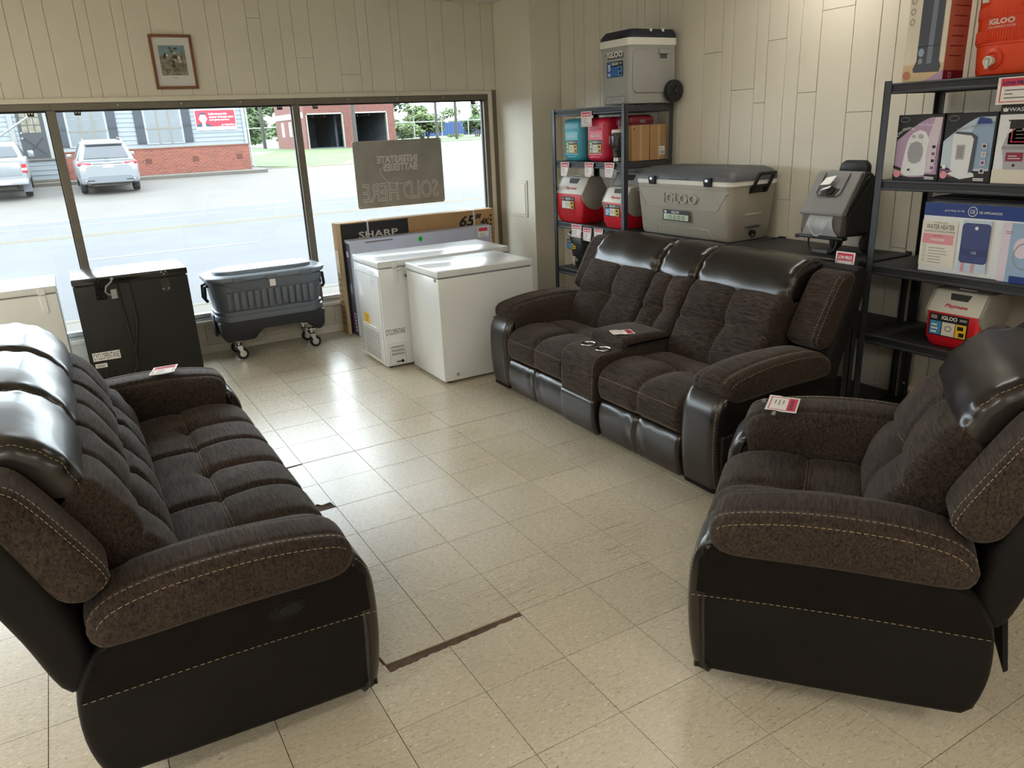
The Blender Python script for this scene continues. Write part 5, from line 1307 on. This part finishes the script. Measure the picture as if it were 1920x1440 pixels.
t = thing('wall_outlet', 'cream double wall outlet low on the right wall', 'outlet', (XR, .065, .14))
MB().box(-.006, -.058, -.036, .001, .058, .036, TRIMP, r=.003, seg=2).build('cover_plate', t)
for s in (-1, 1):
    MB().box(-.008, s*.027-.016, -.02, -.005, s*.027+.016, .02, TRIMP, r=.003, seg=1).build('socket', t)
    A_ = front((-.0082, s*.027+.016, -.02)); A_.rect(.008, .018, .011, .030, BLACK); A_.rect(.021, .018, .024, .030, BLACK); A_.oval(.016, .010, .003, .003, BLACK); A_.build('slots', t)
t = thing('plug_cord', 'white cord plugged in low on the right wall', 'cord', (XR, .09, .16))
b = MB(); b.box(-.035, -.012, -.014, -.009, .012, .014, CWH, r=.004, seg=2); b.build('plug', t)
b = MB(); b.tube([(-.03, 0, .01), (-.05, .01, .04), (-.04, .03, .03), (-.03, .12, .0), (-.03, .2, -.02), (-.03, .30, -.06), (-.03, .42, -.10)], .004, 8, CWH); b.build('cord', t)
# ------------------------------------------------------------------ street outside
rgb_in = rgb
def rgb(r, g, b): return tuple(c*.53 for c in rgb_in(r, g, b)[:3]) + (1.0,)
GYS = [6.9, 23, 29, 34, 60, 140, 420]; GZS = [-.2, -.2, .16, .33, .85, 1.30, 1.45]
def gz(y):
    if y <= GYS[0]: return GZS[0]
    for a, b_, c, d in zip(GYS, GYS[1:], GZS, GZS[1:]):
        if y <= b_: return c+(d-c)*(y-a)/(b_-a)
    return GZS[-1]
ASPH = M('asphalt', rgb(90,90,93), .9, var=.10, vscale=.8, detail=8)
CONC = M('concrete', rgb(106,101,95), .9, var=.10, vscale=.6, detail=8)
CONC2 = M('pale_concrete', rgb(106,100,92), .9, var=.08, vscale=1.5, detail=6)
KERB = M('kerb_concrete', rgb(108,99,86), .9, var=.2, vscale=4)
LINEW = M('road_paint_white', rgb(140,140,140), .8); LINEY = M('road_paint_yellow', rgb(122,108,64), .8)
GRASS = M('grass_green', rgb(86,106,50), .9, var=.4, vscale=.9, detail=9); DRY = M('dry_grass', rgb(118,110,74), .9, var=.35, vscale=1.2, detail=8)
def ground(name, x0, x1, ys, mat, dz=0.0, thick=.02):
    mb = MB(); nx = 6
    for a, b_ in zip(ys, ys[1:]):
        mb.hexa([(x0,a,gz(a)-thick+dz),(x1,a,gz(a)-thick+dz),(x1,b_,gz(b_)-thick+dz),(x0,b_,gz(b_)-thick+dz),(x0,a,gz(a)+dz),(x1,a,gz(a)+dz),(x1,b_,gz(b_)+dz),(x0,b_,gz(b_)+dz)], mat)
    o = mb.build(name); o['kind'] = 'structure'; return o
def patch(name, pts, mat, dz=.02, kind='structure'):
    mb = MB(); n = len(pts)
    top = [(x, y, gz(y)+dz) for x, y in pts]; bot = [(x, y, gz(y)-.1) for x, y in pts]
    mb.raw(top+bot, [list(range(n)), [n+i for i in range(n)][::-1]]+[[i, n+i, n+(i+1) % n, (i+1) % n] for i in range(n)], mat); o = mb.build(name); o['kind'] = kind; return o
o = MB().box(-60, YW+.14, -.35, 70, 6.75, -.05, CONC2).build('sidewalk'); o['kind'] = 'structure'
o = MB().box(-60, 6.75, -.35, 70, 6.92, -.045, KERB, r=.02, seg=2).build('kerb'); o['kind'] = 'structure'
ground('street', -60, 90, [6.9, 22.6], ASPH)
ground('parking_apron', -60, 120, [22.6, 23, 29, 34, 60, 140, 420], CONC)
for i, x0 in enumerate((-13.0, -.95, 11.1)):
    o = MB().box(x0, 13.18, -.2, x0+3.05, 13.30, -.194, LINEW).build('lane_line'); o['kind'] = 'structure'
for y, m_, n in ((17.6, LINEY, 'yellow_line'), (17.95, LINEY, 'yellow_line'), (20.8, LINEW, 'edge_line')):
    o = MB().box(-60, y, -.2, 90, y+.12, -.194, m_).build(n); o['kind'] = 'structure'
o = patch('lawn', [(8.2, 37.6), (9.3, 36.9), (11.6, 37.2), (15.0, 43.5), (17.5, 49.0), (20.0, 57.5), (16.5, 59.7), (16.4, 75), (7.5, 75), (7.0, 42)], GRASS, .03); tag(o, None, None, None, 'structure')
o = patch('verge', [(25.5, 62), (60, 66), (90, 100), (30, 100)], GRASS, .03)
o = patch('dirt_edge', [(7.6, 36.4), (11.8, 35.8), (15.4, 43.0), (20.6, 57.3), (20, 57.5), (15.0, 43.5), (11.6, 37.2), (9.3, 36.9)], DRY, .02)

# white office with lap siding across the street
FY = 35.5
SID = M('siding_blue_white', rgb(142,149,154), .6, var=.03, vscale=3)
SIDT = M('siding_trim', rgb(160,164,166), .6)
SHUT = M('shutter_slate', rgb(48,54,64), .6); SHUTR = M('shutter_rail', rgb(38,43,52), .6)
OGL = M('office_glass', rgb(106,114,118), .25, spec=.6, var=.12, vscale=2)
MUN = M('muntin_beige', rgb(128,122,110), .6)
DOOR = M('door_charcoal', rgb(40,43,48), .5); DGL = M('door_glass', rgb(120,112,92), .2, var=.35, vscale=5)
def bricks(name, c1, c2, mortar, sx, sy):
    m = bpy.data.materials.new(name); m.use_nodes = True; N = m.node_tree.nodes; L = m.node_tree.links; b = N['Principled BSDF']
    tc = N.new('ShaderNodeTexCoord'); sp = N.new('ShaderNodeSeparateXYZ'); L.new(tc.outputs['Object'], sp.inputs[0])
    ad = N.new('ShaderNodeMath'); ad.operation = 'ADD'; L.new(sp.outputs[0], ad.inputs[0]); L.new(sp.outputs[1], ad.inputs[1])
    cb = N.new('ShaderNodeCombineXYZ'); L.new(ad.outputs[0], cb.inputs[0]); L.new(sp.outputs[2], cb.inputs[1])
    br = N.new('ShaderNodeTexBrick'); br.inputs['Color1'].default_value = c1; br.inputs['Color2'].default_value = c2; br.inputs['Mortar'].default_value = mortar
    br.inputs['Scale'].default_value = 1.0; br.inputs['Brick Width'].default_value = sx; br.inputs['Row Height'].default_value = sy; br.inputs['Mortar Size'].default_value = .010
    L.new(cb.outputs[0], br.inputs[0]); L.new(br.outputs[0], b.inputs['Base Color']); b.inputs['Roughness'].default_value = .85
    return m
BRK = bricks('office_brick', rgb(150,70,48), rgb(122,52,36), rgb(146,118,104), .22, .075)
BRK2 = bricks('garage_brick', rgb(134,68,56), rgb(108,50,42), rgb(140,114,104), .24, .08)
t = thing('office_building', 'pale blue sided office with orange brick skirt across the street', 'building', (2.0, FY, 0))
ox = 2.0
MB().box(-12, .0, .2, 6.79-ox, 9, 3.8, SID).build('wall', t)
for i in range(12):
    z = 1.58+i*.182; b = MB(); b.hexa([(-12,-.035,z),(6.79-ox,-.035,z),(6.79-ox,0,z),(-12,0,z),(-12,-.012,z+.182),(6.79-ox,-.012,z+.182),(6.79-ox,0,z+.182),(-12,0,z+.182)], SID); b.build('siding_board', t)
MB().box(-2.6, -.13, .35, 6.84-ox, 0, 1.55, BRK).build('brick_skirt', t)
b = MB(); b.box(-2.6, -.16, 1.55, 6.86-ox, 0, 1.60, M('brick_cap', rgb(132,92,72), .8)); b.build('brick_cap', t)
for x0 in (2.40, 4.33, 6.24):
    v = MB()
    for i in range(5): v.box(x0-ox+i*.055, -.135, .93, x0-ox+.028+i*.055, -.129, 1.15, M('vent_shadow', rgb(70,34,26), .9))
    v.build('brick_vent', t)['kind'] = 'stuff'
b = MB(); b.box(6.72-ox, -.07, .4, 6.86-ox, .02, 3.8, SIDT); b.build('corner_board', t)
b = MB(); b.tube([(6.93-ox, -.05, 3.8), (6.93-ox, -.05, .75), (6.95-ox, -.09, .62), (7.02-ox, -.22, .55)], .045, 8, SIDT); b.build('downspout', t)
for x0, x1 in ((-.30, 1.12), (2.66, 4.10)):
    f = MB(); f.box(x0-ox-.06, -.06, 1.74, x1-ox+.06, -.01, 3.35, SIDT); w_ = f.build('window', t)
    n = 3
    for i in range(n):
        a, c = x0-ox+(x1-x0)*i/n+.03, x0-ox+(x1-x0)*(i+1)/n-.03
        MB().box(a, -.068, 1.80, c, -.06, 2.36, OGL).build('pane', w_); MB().box(a, -.068, 2.42, c, -.06, 2.86, OGL).build('pane', w_); MB().box(a, -.068, 2.88, c, -.06, 3.30, OGL).build('pane', w_)
    for i in range(1, n): MB().box(x0-ox+(x1-x0)*i/n-.035, -.08, 1.76, x0-ox+(x1-x0)*i/n+.035, -.058, 3.33, MUN).build('mullion', w_)
    MB().box(x0-ox, -.085, 2.36, x1-ox, -.058, 2.42, MUN).build('meeting_rail', w_)
    for xs in (x0-.42, x1+.06):
        s_ = MB(); s_.box(xs-ox, -.07, 1.78, xs-ox+.36, -.02, 3.40, SHUT); sh = s_.build('shutter', t)
        for z in (1.78, 2.44, 3.30): MB().box(xs-ox, -.085, z, xs-ox+.36, -.07, z+.1, SHUTR).build('shutter_rail', sh)
# porch, steps and door
MB().box(-8, -.9, .55, -2.9, 0, 1.33, SID).build('porch_skirt', t)
for i in range(4): MB().box(-8, -.925, .58+.185*i, -2.9, -.9, .60+.185*i, SIDT).build('porch_board', t)
MB().box(-8, -1.0, 1.33, -2.85, 0, 1.38, M('porch_floor', rgb(110,104,98), .8)).build('porch_floor', t)
d = MB(); d.box(-4.05, -.06, 1.38, -3.12, -.01, 3.45, DOOR); do = d.build('door', t)
for i in range(3):
    for j in range(3): MB().box(-3.92+i*.23, -.066, 2.40+j*.30, -3.72+i*.23, -.06, 2.67+j*.30, DGL).build('pane', do)
x_ = MB()
for (a, c, e, f) in ((-3.93,1.55,-3.25,2.2),(-3.25,1.55,-3.93,2.2)): x_.tube([(a,-.065,c),(e,-.065,f)], .03, 4, SHUTR)
x_.build('cross_brace', do)['kind'] = 'stuff'
for z in (2.2, 2.4): MB().cyl((-3.98, -.06, z), (-3.98, -.10, z), .03, n=10, mat=CHR).build('door_knob', do)
for xx in (-4.28, -3.02): MB().box(xx-.09, -.07, 1.38, xx+.09, 0, 3.6, M('door_surround', rgb(150,150,146), .6)).build('door_casing', t)
b = MB(); b.tube([(-6.2, -1.0, 1.35), (-3.5, -1.0, 3.05)], .04, 6, M('rail_grey', rgb(150,152,152), .5)); b.build('stair_rail', t)
o = MB().box(-10, 33.8, .0, 7.2, FY-.1, .47, CONC2, r=.02, seg=1).build('office_walk'); o['kind'] = 'structure'
o = MB().box(-10, 34.2, .47, -.9, FY-.9, .56, KERB).build('office_step'); o['kind'] = 'structure'
# banner
BRED = M('banner_red', rgb(172,20,52), .5); BNAV = M('banner_navy', rgb(40,54,82), .6); BSK = M('banner_face', rgb(206,206,204), .6)
t = thing('advertising_banner', 'red advertising banner with a portrait on the office siding', 'banner', (4.715, FY-.045, 2.235))
MB().box(0, -.012, 0, 1.74, .008, .86, WHITE).build('panel', t)
A_ = Art((0, -.0125, 0), (1, 0, 0), (0, 0, 1), step=.002)
A_.rect(.02, .145, 1.72, .845, BRED); A_.poly([(.04,.145),(.05,.22),(.2,.30),(.42,.30),(.62,.22),(.76,.145)], BNAV); A_.poly([(.24,.12),(.28,.33),(.40,.33),(.44,.12)], BSK); A_.oval(.335, .50, .15, .20, BSK); A_.oval(.185, .48, .025, .045, BSK); A_.oval(.485, .48, .025, .045, BSK)
A_.poly([(.19,.58),(.20,.68),(.28,.74),(.40,.74),(.47,.68),(.48,.58),(.44,.66),(.23,.66)], BNAV); A_.rect(.25, .52, .30, .53, GREY); A_.rect(.37, .52, .42, .53, GREY); A_.rect(.28, .39, .39, .40, GREY)
A_.text("Let's meet at the", .60, .64, 1.38, .73, WHITE, bold=.02); A_.text('corner of lower rates', .60, .51, 1.64, .60, WHITE, bold=.02); A_.text('and great service.', .60, .38, 1.46, .47, WHITE, bold=.02)
A_.text('State Farm', 1.22, .19, 1.68, .25, WHITE, bold=.02); A_.oval(1.13, .21, .04, .03, WHITE); A_.text('Tom Baggett', .18, .03, .80, .105, BLACK); A_.text('325-773-5731', .92, .03, 1.55, .105, BLACK); A_.build('banner_print', t)

# vehicles
def loft_y(mb, secs, mat, n=5):
    rings = []
    for (y, hw, z0, z1, r) in secs:
        r = min(r, hw-1e-3, (z1-z0)/2-1e-3); ring = []
        for cx, cz, t0 in ((hw-r,z0+r,-90),(hw-r,z1-r,0),(-hw+r,z1-r,90),(-hw+r,z0+r,180)):
            for i in range(n+1):
                a = math.radians(t0+90*i/n); ring.append((cx+r*math.cos(a), y, cz+r*math.sin(a)))
        rings.append(ring)
    k = len(rings[0]); vs_ = [p for q in rings for p in q]
    mb.raw(vs_, [[a*k+i, a*k+(i+1) % k, (a+1)*k+(i+1) % k, (a+1)*k+i] for a in range(len(rings)-1) for i in range(k)], mat, True)
    mb.raw(rings[0], [list(range(k))], mat); mb.raw(rings[-1], [list(range(k))[::-1]], mat); return mb
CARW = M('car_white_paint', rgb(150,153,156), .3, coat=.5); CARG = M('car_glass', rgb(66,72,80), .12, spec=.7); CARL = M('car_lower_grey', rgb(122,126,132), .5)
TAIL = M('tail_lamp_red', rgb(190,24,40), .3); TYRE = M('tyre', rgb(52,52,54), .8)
def wheel(t, x, y, r, w_=.22):
    b = MB(); b.lathe([(r*.6,-w_/2),(r*.93,-w_/2),(r,-w_/2+.04),(r,w_/2-.04),(r*.93,w_/2),(r*.6,w_/2)], 28, TYRE, (x, y, r), 'x'); o = b.build('wheel', t)
    MB().lathe([(.05,-w_/2+.02),(r*.62,-w_/2+.03),(r*.62,w_/2-.03),(.05,w_/2-.02)], 20, M('wheel_alloy', rgb(160,162,166), .35, metal=.6), (x, y, r), 'x').build('rim', o)
t = thing('white_suv', 'white sport utility vehicle parked facing the office', 'car', (.52, 28.35, gz(28.9)-.01)); t.rotation_euler = (math.radians(2.6), 0, 0)
b = MB(); loft_y(b, [(0,.74,.50,.98,.2),(.05,.90,.42,1.06,.22),(.35,.975,.36,1.14,.22),(1.2,.99,.32,1.14,.2),(3.4,.985,.32,1.08,.2),(4.4,.95,.34,1.0,.24),(4.95,.86,.4,.92,.24),(5.12,.7,.46,.82,.16)], CARW); b.build('body', t)
b = MB(); b.hexa([(-.90,.16,1.05),(.90,.16,1.05),(.90,4.0,1.02),(-.90,4.0,1.02),(-.66,.42,1.74),(.66,.42,1.74),(.64,2.7,1.74),(-.64,2.7,1.74)], CARW, r=.12, seg=3); b.build('cabin', t)
b = MB(); b.hexa([(-.72,.155,1.20),(.72,.155,1.20),(.72,.30,1.20),(-.72,.30,1.20),(-.58,.315,1.62),(.58,.315,1.62),(.58,.46,1.62),(-.58,.46,1.62)], CARG, r=.03, seg=2); b.build('rear_window', t)
b = MB(); b.hexa([(-.62,.24,1.66),(.62,.24,1.66),(.62,.5,1.72),(-.62,.5,1.72),(-.62,.26,1.70),(.62,.26,1.70),(.62,.52,1.76),(-.62,.52,1.76)], CARW, r=.02, seg=1); b.build('roof_spoiler', t)
for s in (-1, 1):
    b = MB(); x = s; b.hexa([(s*.905,.75,1.14),(s*.86,.75,1.14),(s*.86,3.5,1.12),(s*.905,3.5,1.12),(s*.705,.9,1.62),(s*.66,.9,1.62),(s*.66,2.5,1.62),(s*.705,2.5,1.62)], CARG, r=.02, seg=1); b.build('side_window', t)
    b = MB(); b.hexa([(s*.58,-.01,.99),(s*.94,.10,.99),(s*.94,.30,.99),(s*.58,.2,.99),(s*.50,.0,1.06),(s*.93,.10,1.10),(s*.93,.30,1.10),(s*.5,.2,1.06)], TAIL, r=.02, seg=1); b.build('tail_lamp', t)
    b = MB(); b.box(s*.62-.16, -.015, .44, s*.62+.16, .2, .52, CHR, r=.02, seg=2); ex = b.build('exhaust_tip', t); MB().box(s*.62-.12, -.022, .46, s*.62+.12, -.012, .50, BLK).build('exhaust_hole', ex)
    b = MB(); b.tube([(s*.60,.6,1.77),(s*.60,.75,1.81),(s*.60,2.4,1.80),(s*.60,2.55,1.76)], .02, 6, CHR); b.build('roof_rail', t)
    wheel(t, s*.84, .98, .375); wheel(t, s*.84, 4.0, .375)
    b = MB(); b.box(s*1.06-.09, 3.0, 1.10, s*1.06+.09, 3.16, 1.24, CARW, r=.04, seg=2); b.build('door_mirror', t)
b = MB(); loft_y(b, [(-.02,.72,.40,.62,.08),(.04,.90,.36,.64,.1),(.3,.96,.34,.62,.1)], CARL); b.build('bumper', t)
b = MB(); b.box(-.16, -.012, .90, .16, .02, 1.0, WHITE, r=.005, seg=1); pl = b.build('number_plate', t); MB().box(-.11, -.0135, .93, .11, -.012, .97, GREY).build('plate_mark', pl)
b = MB(); b.box(-.5, -.006, 1.035, .5, .05, 1.06, CHR, r=.008, seg=1); b.build('tailgate_trim', t); MB().cyl((0, .14, 1.14), (0, .10, 1.14), .04, n=14, mat=CHR).build('badge', t)
b = MB(); b.box(-.6, .1, .28, .6, 4.5, .40, M('underbody', rgb(70,64,58), .8)); b.build('underbody', t)

t = thing('white_pickup', 'white pickup truck parked beside the sport utility vehicle', 'truck', (-2.86, 28.55, gz(29.2)-.01)); t.rotation_euler = (math.radians(2.6), 0, math.radians(0))
b = MB(); loft_y(b, [(0,.90,.62,1.27,.06),(.08,.97,.58,1.30,.08),(1.95,.99,.55,1.30,.08),(2.0,.97,.5,1.26,.1),(4.0,.97,.5,1.22,.12),(5.3,.93,.52,1.12,.2),(5.6,.8,.6,1.0,.16)], CARW); b.build('body', t)
b = MB(); b.hexa([(-.88,1.75,1.2),(.88,1.75,1.2),(.88,4.2,1.2),(-.88,4.2,1.2),(-.72,1.95,1.76),(.72,1.95,1.76),(.70,3.5,1.76),(-.70,3.5,1.76)], CARW, r=.09, seg=3); b.build('cab', t)
b = MB(); b.hexa([(-.74,1.75,1.30),(.74,1.75,1.30),(.74,1.9,1.30),(-.74,1.9,1.30),(-.64,1.90,1.66),(.64,1.90,1.66),(.64,2.05,1.66),(-.64,2.05,1.66)], CARG, r=.03, seg=2); b.build('rear_window', t)
for s in (-1, 1):
    b = MB(); b.hexa([(s*.90,2.1,1.26),(s*.85,2.1,1.26),(s*.85,3.9,1.26),(s*.90,3.9,1.26),(s*.765,2.2,1.64),(s*.71,2.2,1.64),(s*.71,3.4,1.64),(s*.765,3.4,1.64)], CARG, r=.02, seg=1); b.build('side_window', t)
    b = MB(); b.box(s*.88-.08, -.01, .86, s*.88+.08, .12, 1.16, TAIL, r=.02, seg=1); tl = b.build('tail_lamp', t); MB().box(s*.88-.07, -.014, .95, s*.88+.07, -.008, 1.02, WHITE).build('reverse_lamp', tl)
    wheel(t, s*.84, 1.1, .39); wheel(t, s*.84, 4.4, .39)
    MB().box(s*.84-.13, .60, .20, s*.84+.13, .64, .58, CARL).build('mud_flap', t)
    b = MB(); b.box(s*1.10-.10, 3.7, 1.16, s*1.10+.10, 3.82, 1.40, CARW, r=.04, seg=2); b.build('door_mirror', t)
b = MB(); b.box(-.93, -.16, .50, .93, .06, .68, M('bumper_chrome', rgb(190,192,196), .3, metal=.4), r=.03, seg=2); b.build('bumper', t)
b = MB(); b.box(.1, -.168, .54, .42, -.158, .66, WHITE); b.build('number_plate', t)
b = MB(); b.box(-.78, -.012, .78, .78, .02, 1.22, CARW, r=.03, seg=2); b.build('tailgate', t); MB().box(-.55, .1, .34, .55, 4.8, .54, MATS['underbody']).build('underbody', t)

# brick garage with two open bays
t = thing('brick_garage', 'old red brick garage with two open bays beyond the lawn', 'building', (16.56, 60, .85))
PR = ((0, .14), (3.13, 3.90), (6.89, 7.54))
for a, c in PR: MB().box(a, 0, 0, c, .3, 2.64, BRK2).build('pier', t)
MB().box(0, 0, 2.64, 7.54, .3, 3.75, BRK2).build('lintel_wall', t)
MB().box(0, .3, 0, .3, 9, 3.75, BRK2).build('side_wall', t); MB().box(7.24, .3, 0, 7.54, 9, 3.75, BRK2).build('side_wall', t)
GIN = M('garage_inside', rgb(104,112,118), .9, var=.3, vscale=1.2)
MB().box(.3, 8.7, 0, 7.24, 9, 3.75, GIN).build('back_wall', t); MB().box(.3, .32, 0, .34, 8.7, 3.75, GIN).build('wall_lining', t); MB().box(7.20, .32, 0, 7.24, 8.7, 3.75, GIN).build('wall_lining', t); MB().box(0, 0, 3.75, 7.54, 9, 3.85, GIN).build('roof', t); MB().box(.3, .3, -.05, 7.24, 8.7, .06, GIN).build('slab', t); MB().box(3.4, 3.2, 0, 3.6, 8.7, 3.2, GIN).build('partition', t)
for a, c in ((.14, 3.13), (3.90, 6.89)):
    for x in (a, c-.08): MB().box(x, -.03, 0, x+.08, .25, 2.66, M('bay_trim', rgb(176,172,160), .7)).build('bay_jamb', t)
    MB().box(a, -.03, 2.58, c, .25, 2.68, MATS['bay_trim']).build('bay_head', t)
    for k in range(2): MB().box(a+.8+1.0*k, 1.0, 2.4, a+.86+1.0*k, 4.5, 2.5, M('door_track', rgb(120,120,120), .5)).build('door_track', t)
MB().box(-.04, .2, 2.35, 0, 9.02, 2.78, M('pale_band', rgb(196,186,168), .8)).build('side_band', t)
for y in (3.9, 6.3): MB().box(-.03, y, 1.0, .0, y+.8, 2.15, M('boarded_white', rgb(208,204,198), .7)).build('side_window', t)
MB().cyl((5.0, 6, .06), (5.0, 6, 1.0), .25, n=12, mat=M('drum_green', rgb(44,110,100), .6)).build('drum', t)

# poles, fence, container, trees
WDP = M('pole_wood', rgb(84,80,76), .9)
for x, y, h, lb in ((19.96, 58.2, 9, 'dark utility pole standing in front of the brick garage'), (16.05, 72, 9, 'weathered utility pole left of the brick garage'), (33.0, 71, 9, 'thin utility pole behind the round bush'), (35.2, 71, 10, 'utility pole right of the round bush')):
    t = thing('utility_pole', lb, 'pole', (x, y, gz(y))); MB().cyl((0,0,-.2), (0,0,h), .16, .12, n=12, mat=WDP).build('pole', t)
    MB().box(-.9, -.06, h-.6, .9, .06, h-.45, WDP).build('cross_arm', t)
FEN = M('fence_pipe_white', rgb(164,166,162), .5)
def fence(lb, x0, x1, y):
    t = thing('pipe_fence', lb, 'fence', ((x0+x1)/2, y, gz(y))); h = (x1-x0)/2
    MB().cyl((-h, 0, 1.85), (h, 0, 1.85), .06, n=8, mat=FEN).build('top_rail', t)
    n = max(2, int((x1-x0)/3.2)+1)
    for i in range(n): MB().cyl((-h+2*h*i/(n-1), 0, -.1), (-h+2*h*i/(n-1), 0, 2.2), .055, n=8, mat=FEN).build('post', t)
fence('white pipe fence between the office and the garage', 13.2, 18.2, 75); fence('long white pipe fence right of the garage', 29.5, 52, 76)
CBL = M('container_blue', rgb(44,80,134), .6, var=.06, vscale=.5)
for i, x0 in enumerate((43.0, 49.5, 56.5)):
    t = thing('shipping_container', 'blue storage container beyond the pipe fence, %s' % ('nearest the round bush', 'middle one', 'farthest right')[i], 'container', (x0, 110, gz(110)), 0, 'blue containers beyond the fence')
    MB().box(0, 0, 0, 6.2, 2.4, 1.95, CBL).build('box', t)
    r_ = MB().box(0, -.06, .1, .18, 0, 1.85, CBL).mesh('rib')
    for k in range(15): put('rib', r_, t, (.15+k*.41, 0, 0))
LEAF = [M('leaf_green', rgb(80,104,54), .7, rand=.0, var=.35, vscale=.7), M('leaf_yellow_green', rgb(102,120,68), .7, var=.35, vscale=.7), M('leaf_dark', rgb(56,78,46), .7, var=.35, vscale=.7)]
BARK = M('bark', rgb(110,96,82), .9)
def tree(lb, x, y, cz, rx, rz, n, leaf, stems=1, size=.3, seed=0, name='tree'):
    rnd = random.Random(seed); t = thing(name, lb, 'tree', (x, y, gz(y)))
    mb = MB(); vs_ = []; fs = []
    cl = [(rnd.gauss(0, .42)*rx, rnd.gauss(0, .35)*rx, cz+rnd.gauss(0, .42)*rz, rnd.uniform(.22, .42)) for _ in range(26)]
    for i in range(n):
        cx, cy, c_z, cr = rnd.choice(cl); u = Vector((rnd.gauss(0,1), rnd.gauss(0,1), rnd.gauss(0,1))).normalized()*(rnd.random()**.4)
        p = Vector((cx+u.x*cr*rx, cy+u.y*cr*rx, max(.3, c_z+u.z*cr*rz*1.1)))
        a = Vector((rnd.gauss(0,1), rnd.gauss(0,1), rnd.gauss(0,.6))).normalized()*size*rnd.uniform(.5, 1.1); c = a.orthogonal().normalized()*size*.45
        k = len(vs_); vs_ += [p-a, p+c, p+a, p-c]; fs.append([k, k+1, k+2, k+3])
    mb.raw(vs_, fs, leaf); o = mb.build('foliage', t, fix=False, sharp=False); o['kind'] = 'stuff'
    for s in range(stems):
        a = rnd.uniform(0, 6.28); d = rx*.5 if stems > 1 else 0
        b = MB(); b.tube([(.15*math.cos(a)*stems/3, .15*math.sin(a), -.1), (d*.4*math.cos(a), d*.4*math.sin(a), cz*.45), (d*math.cos(a), d*math.sin(a), cz)], .09 if stems > 1 else .18, 6, BARK); b.build('trunk' if stems == 1 else 'stem', t)
tree('leafy green tree behind the fence left of the garage', 16.2, 82, 3.2, 3.4, 2.3, 4200, LEAF[0], 1, .34, 1)
tree('darker tree behind the office corner', 10.5, 98, 3.4, 3.2, 2.2, 3000, LEAF[2], 1, .36, 2)
tree('round multi stemmed bush right of the garage', 35.6, 80, 2.0, 3.3, 1.6, 5200, LEAF[1], 7, .28, 3, 'bush')
tree('tall distant tree peeking over the garage roof', 42.5, 112, 5.2, 4.2, 2.0, 3000, LEAF[2], 1, .45, 4)
tree('green bush at the far right of the window', 43.4, 82, 1.6, 1.5, 1.5, 2200, LEAF[0], 4, .26, 5, 'bush')
for i in range(7):
    tree('distant tree on the horizon, %s from the left' % ('first', 'second', 'third', 'fourth', 'fifth', 'sixth', 'seventh')[i], 38+i*13, 170+8*(i % 3), 1.6, 5.5, 1.6, 900, LEAF[2 if i % 2 else 0], 1, .8, 20+i, 'tree')
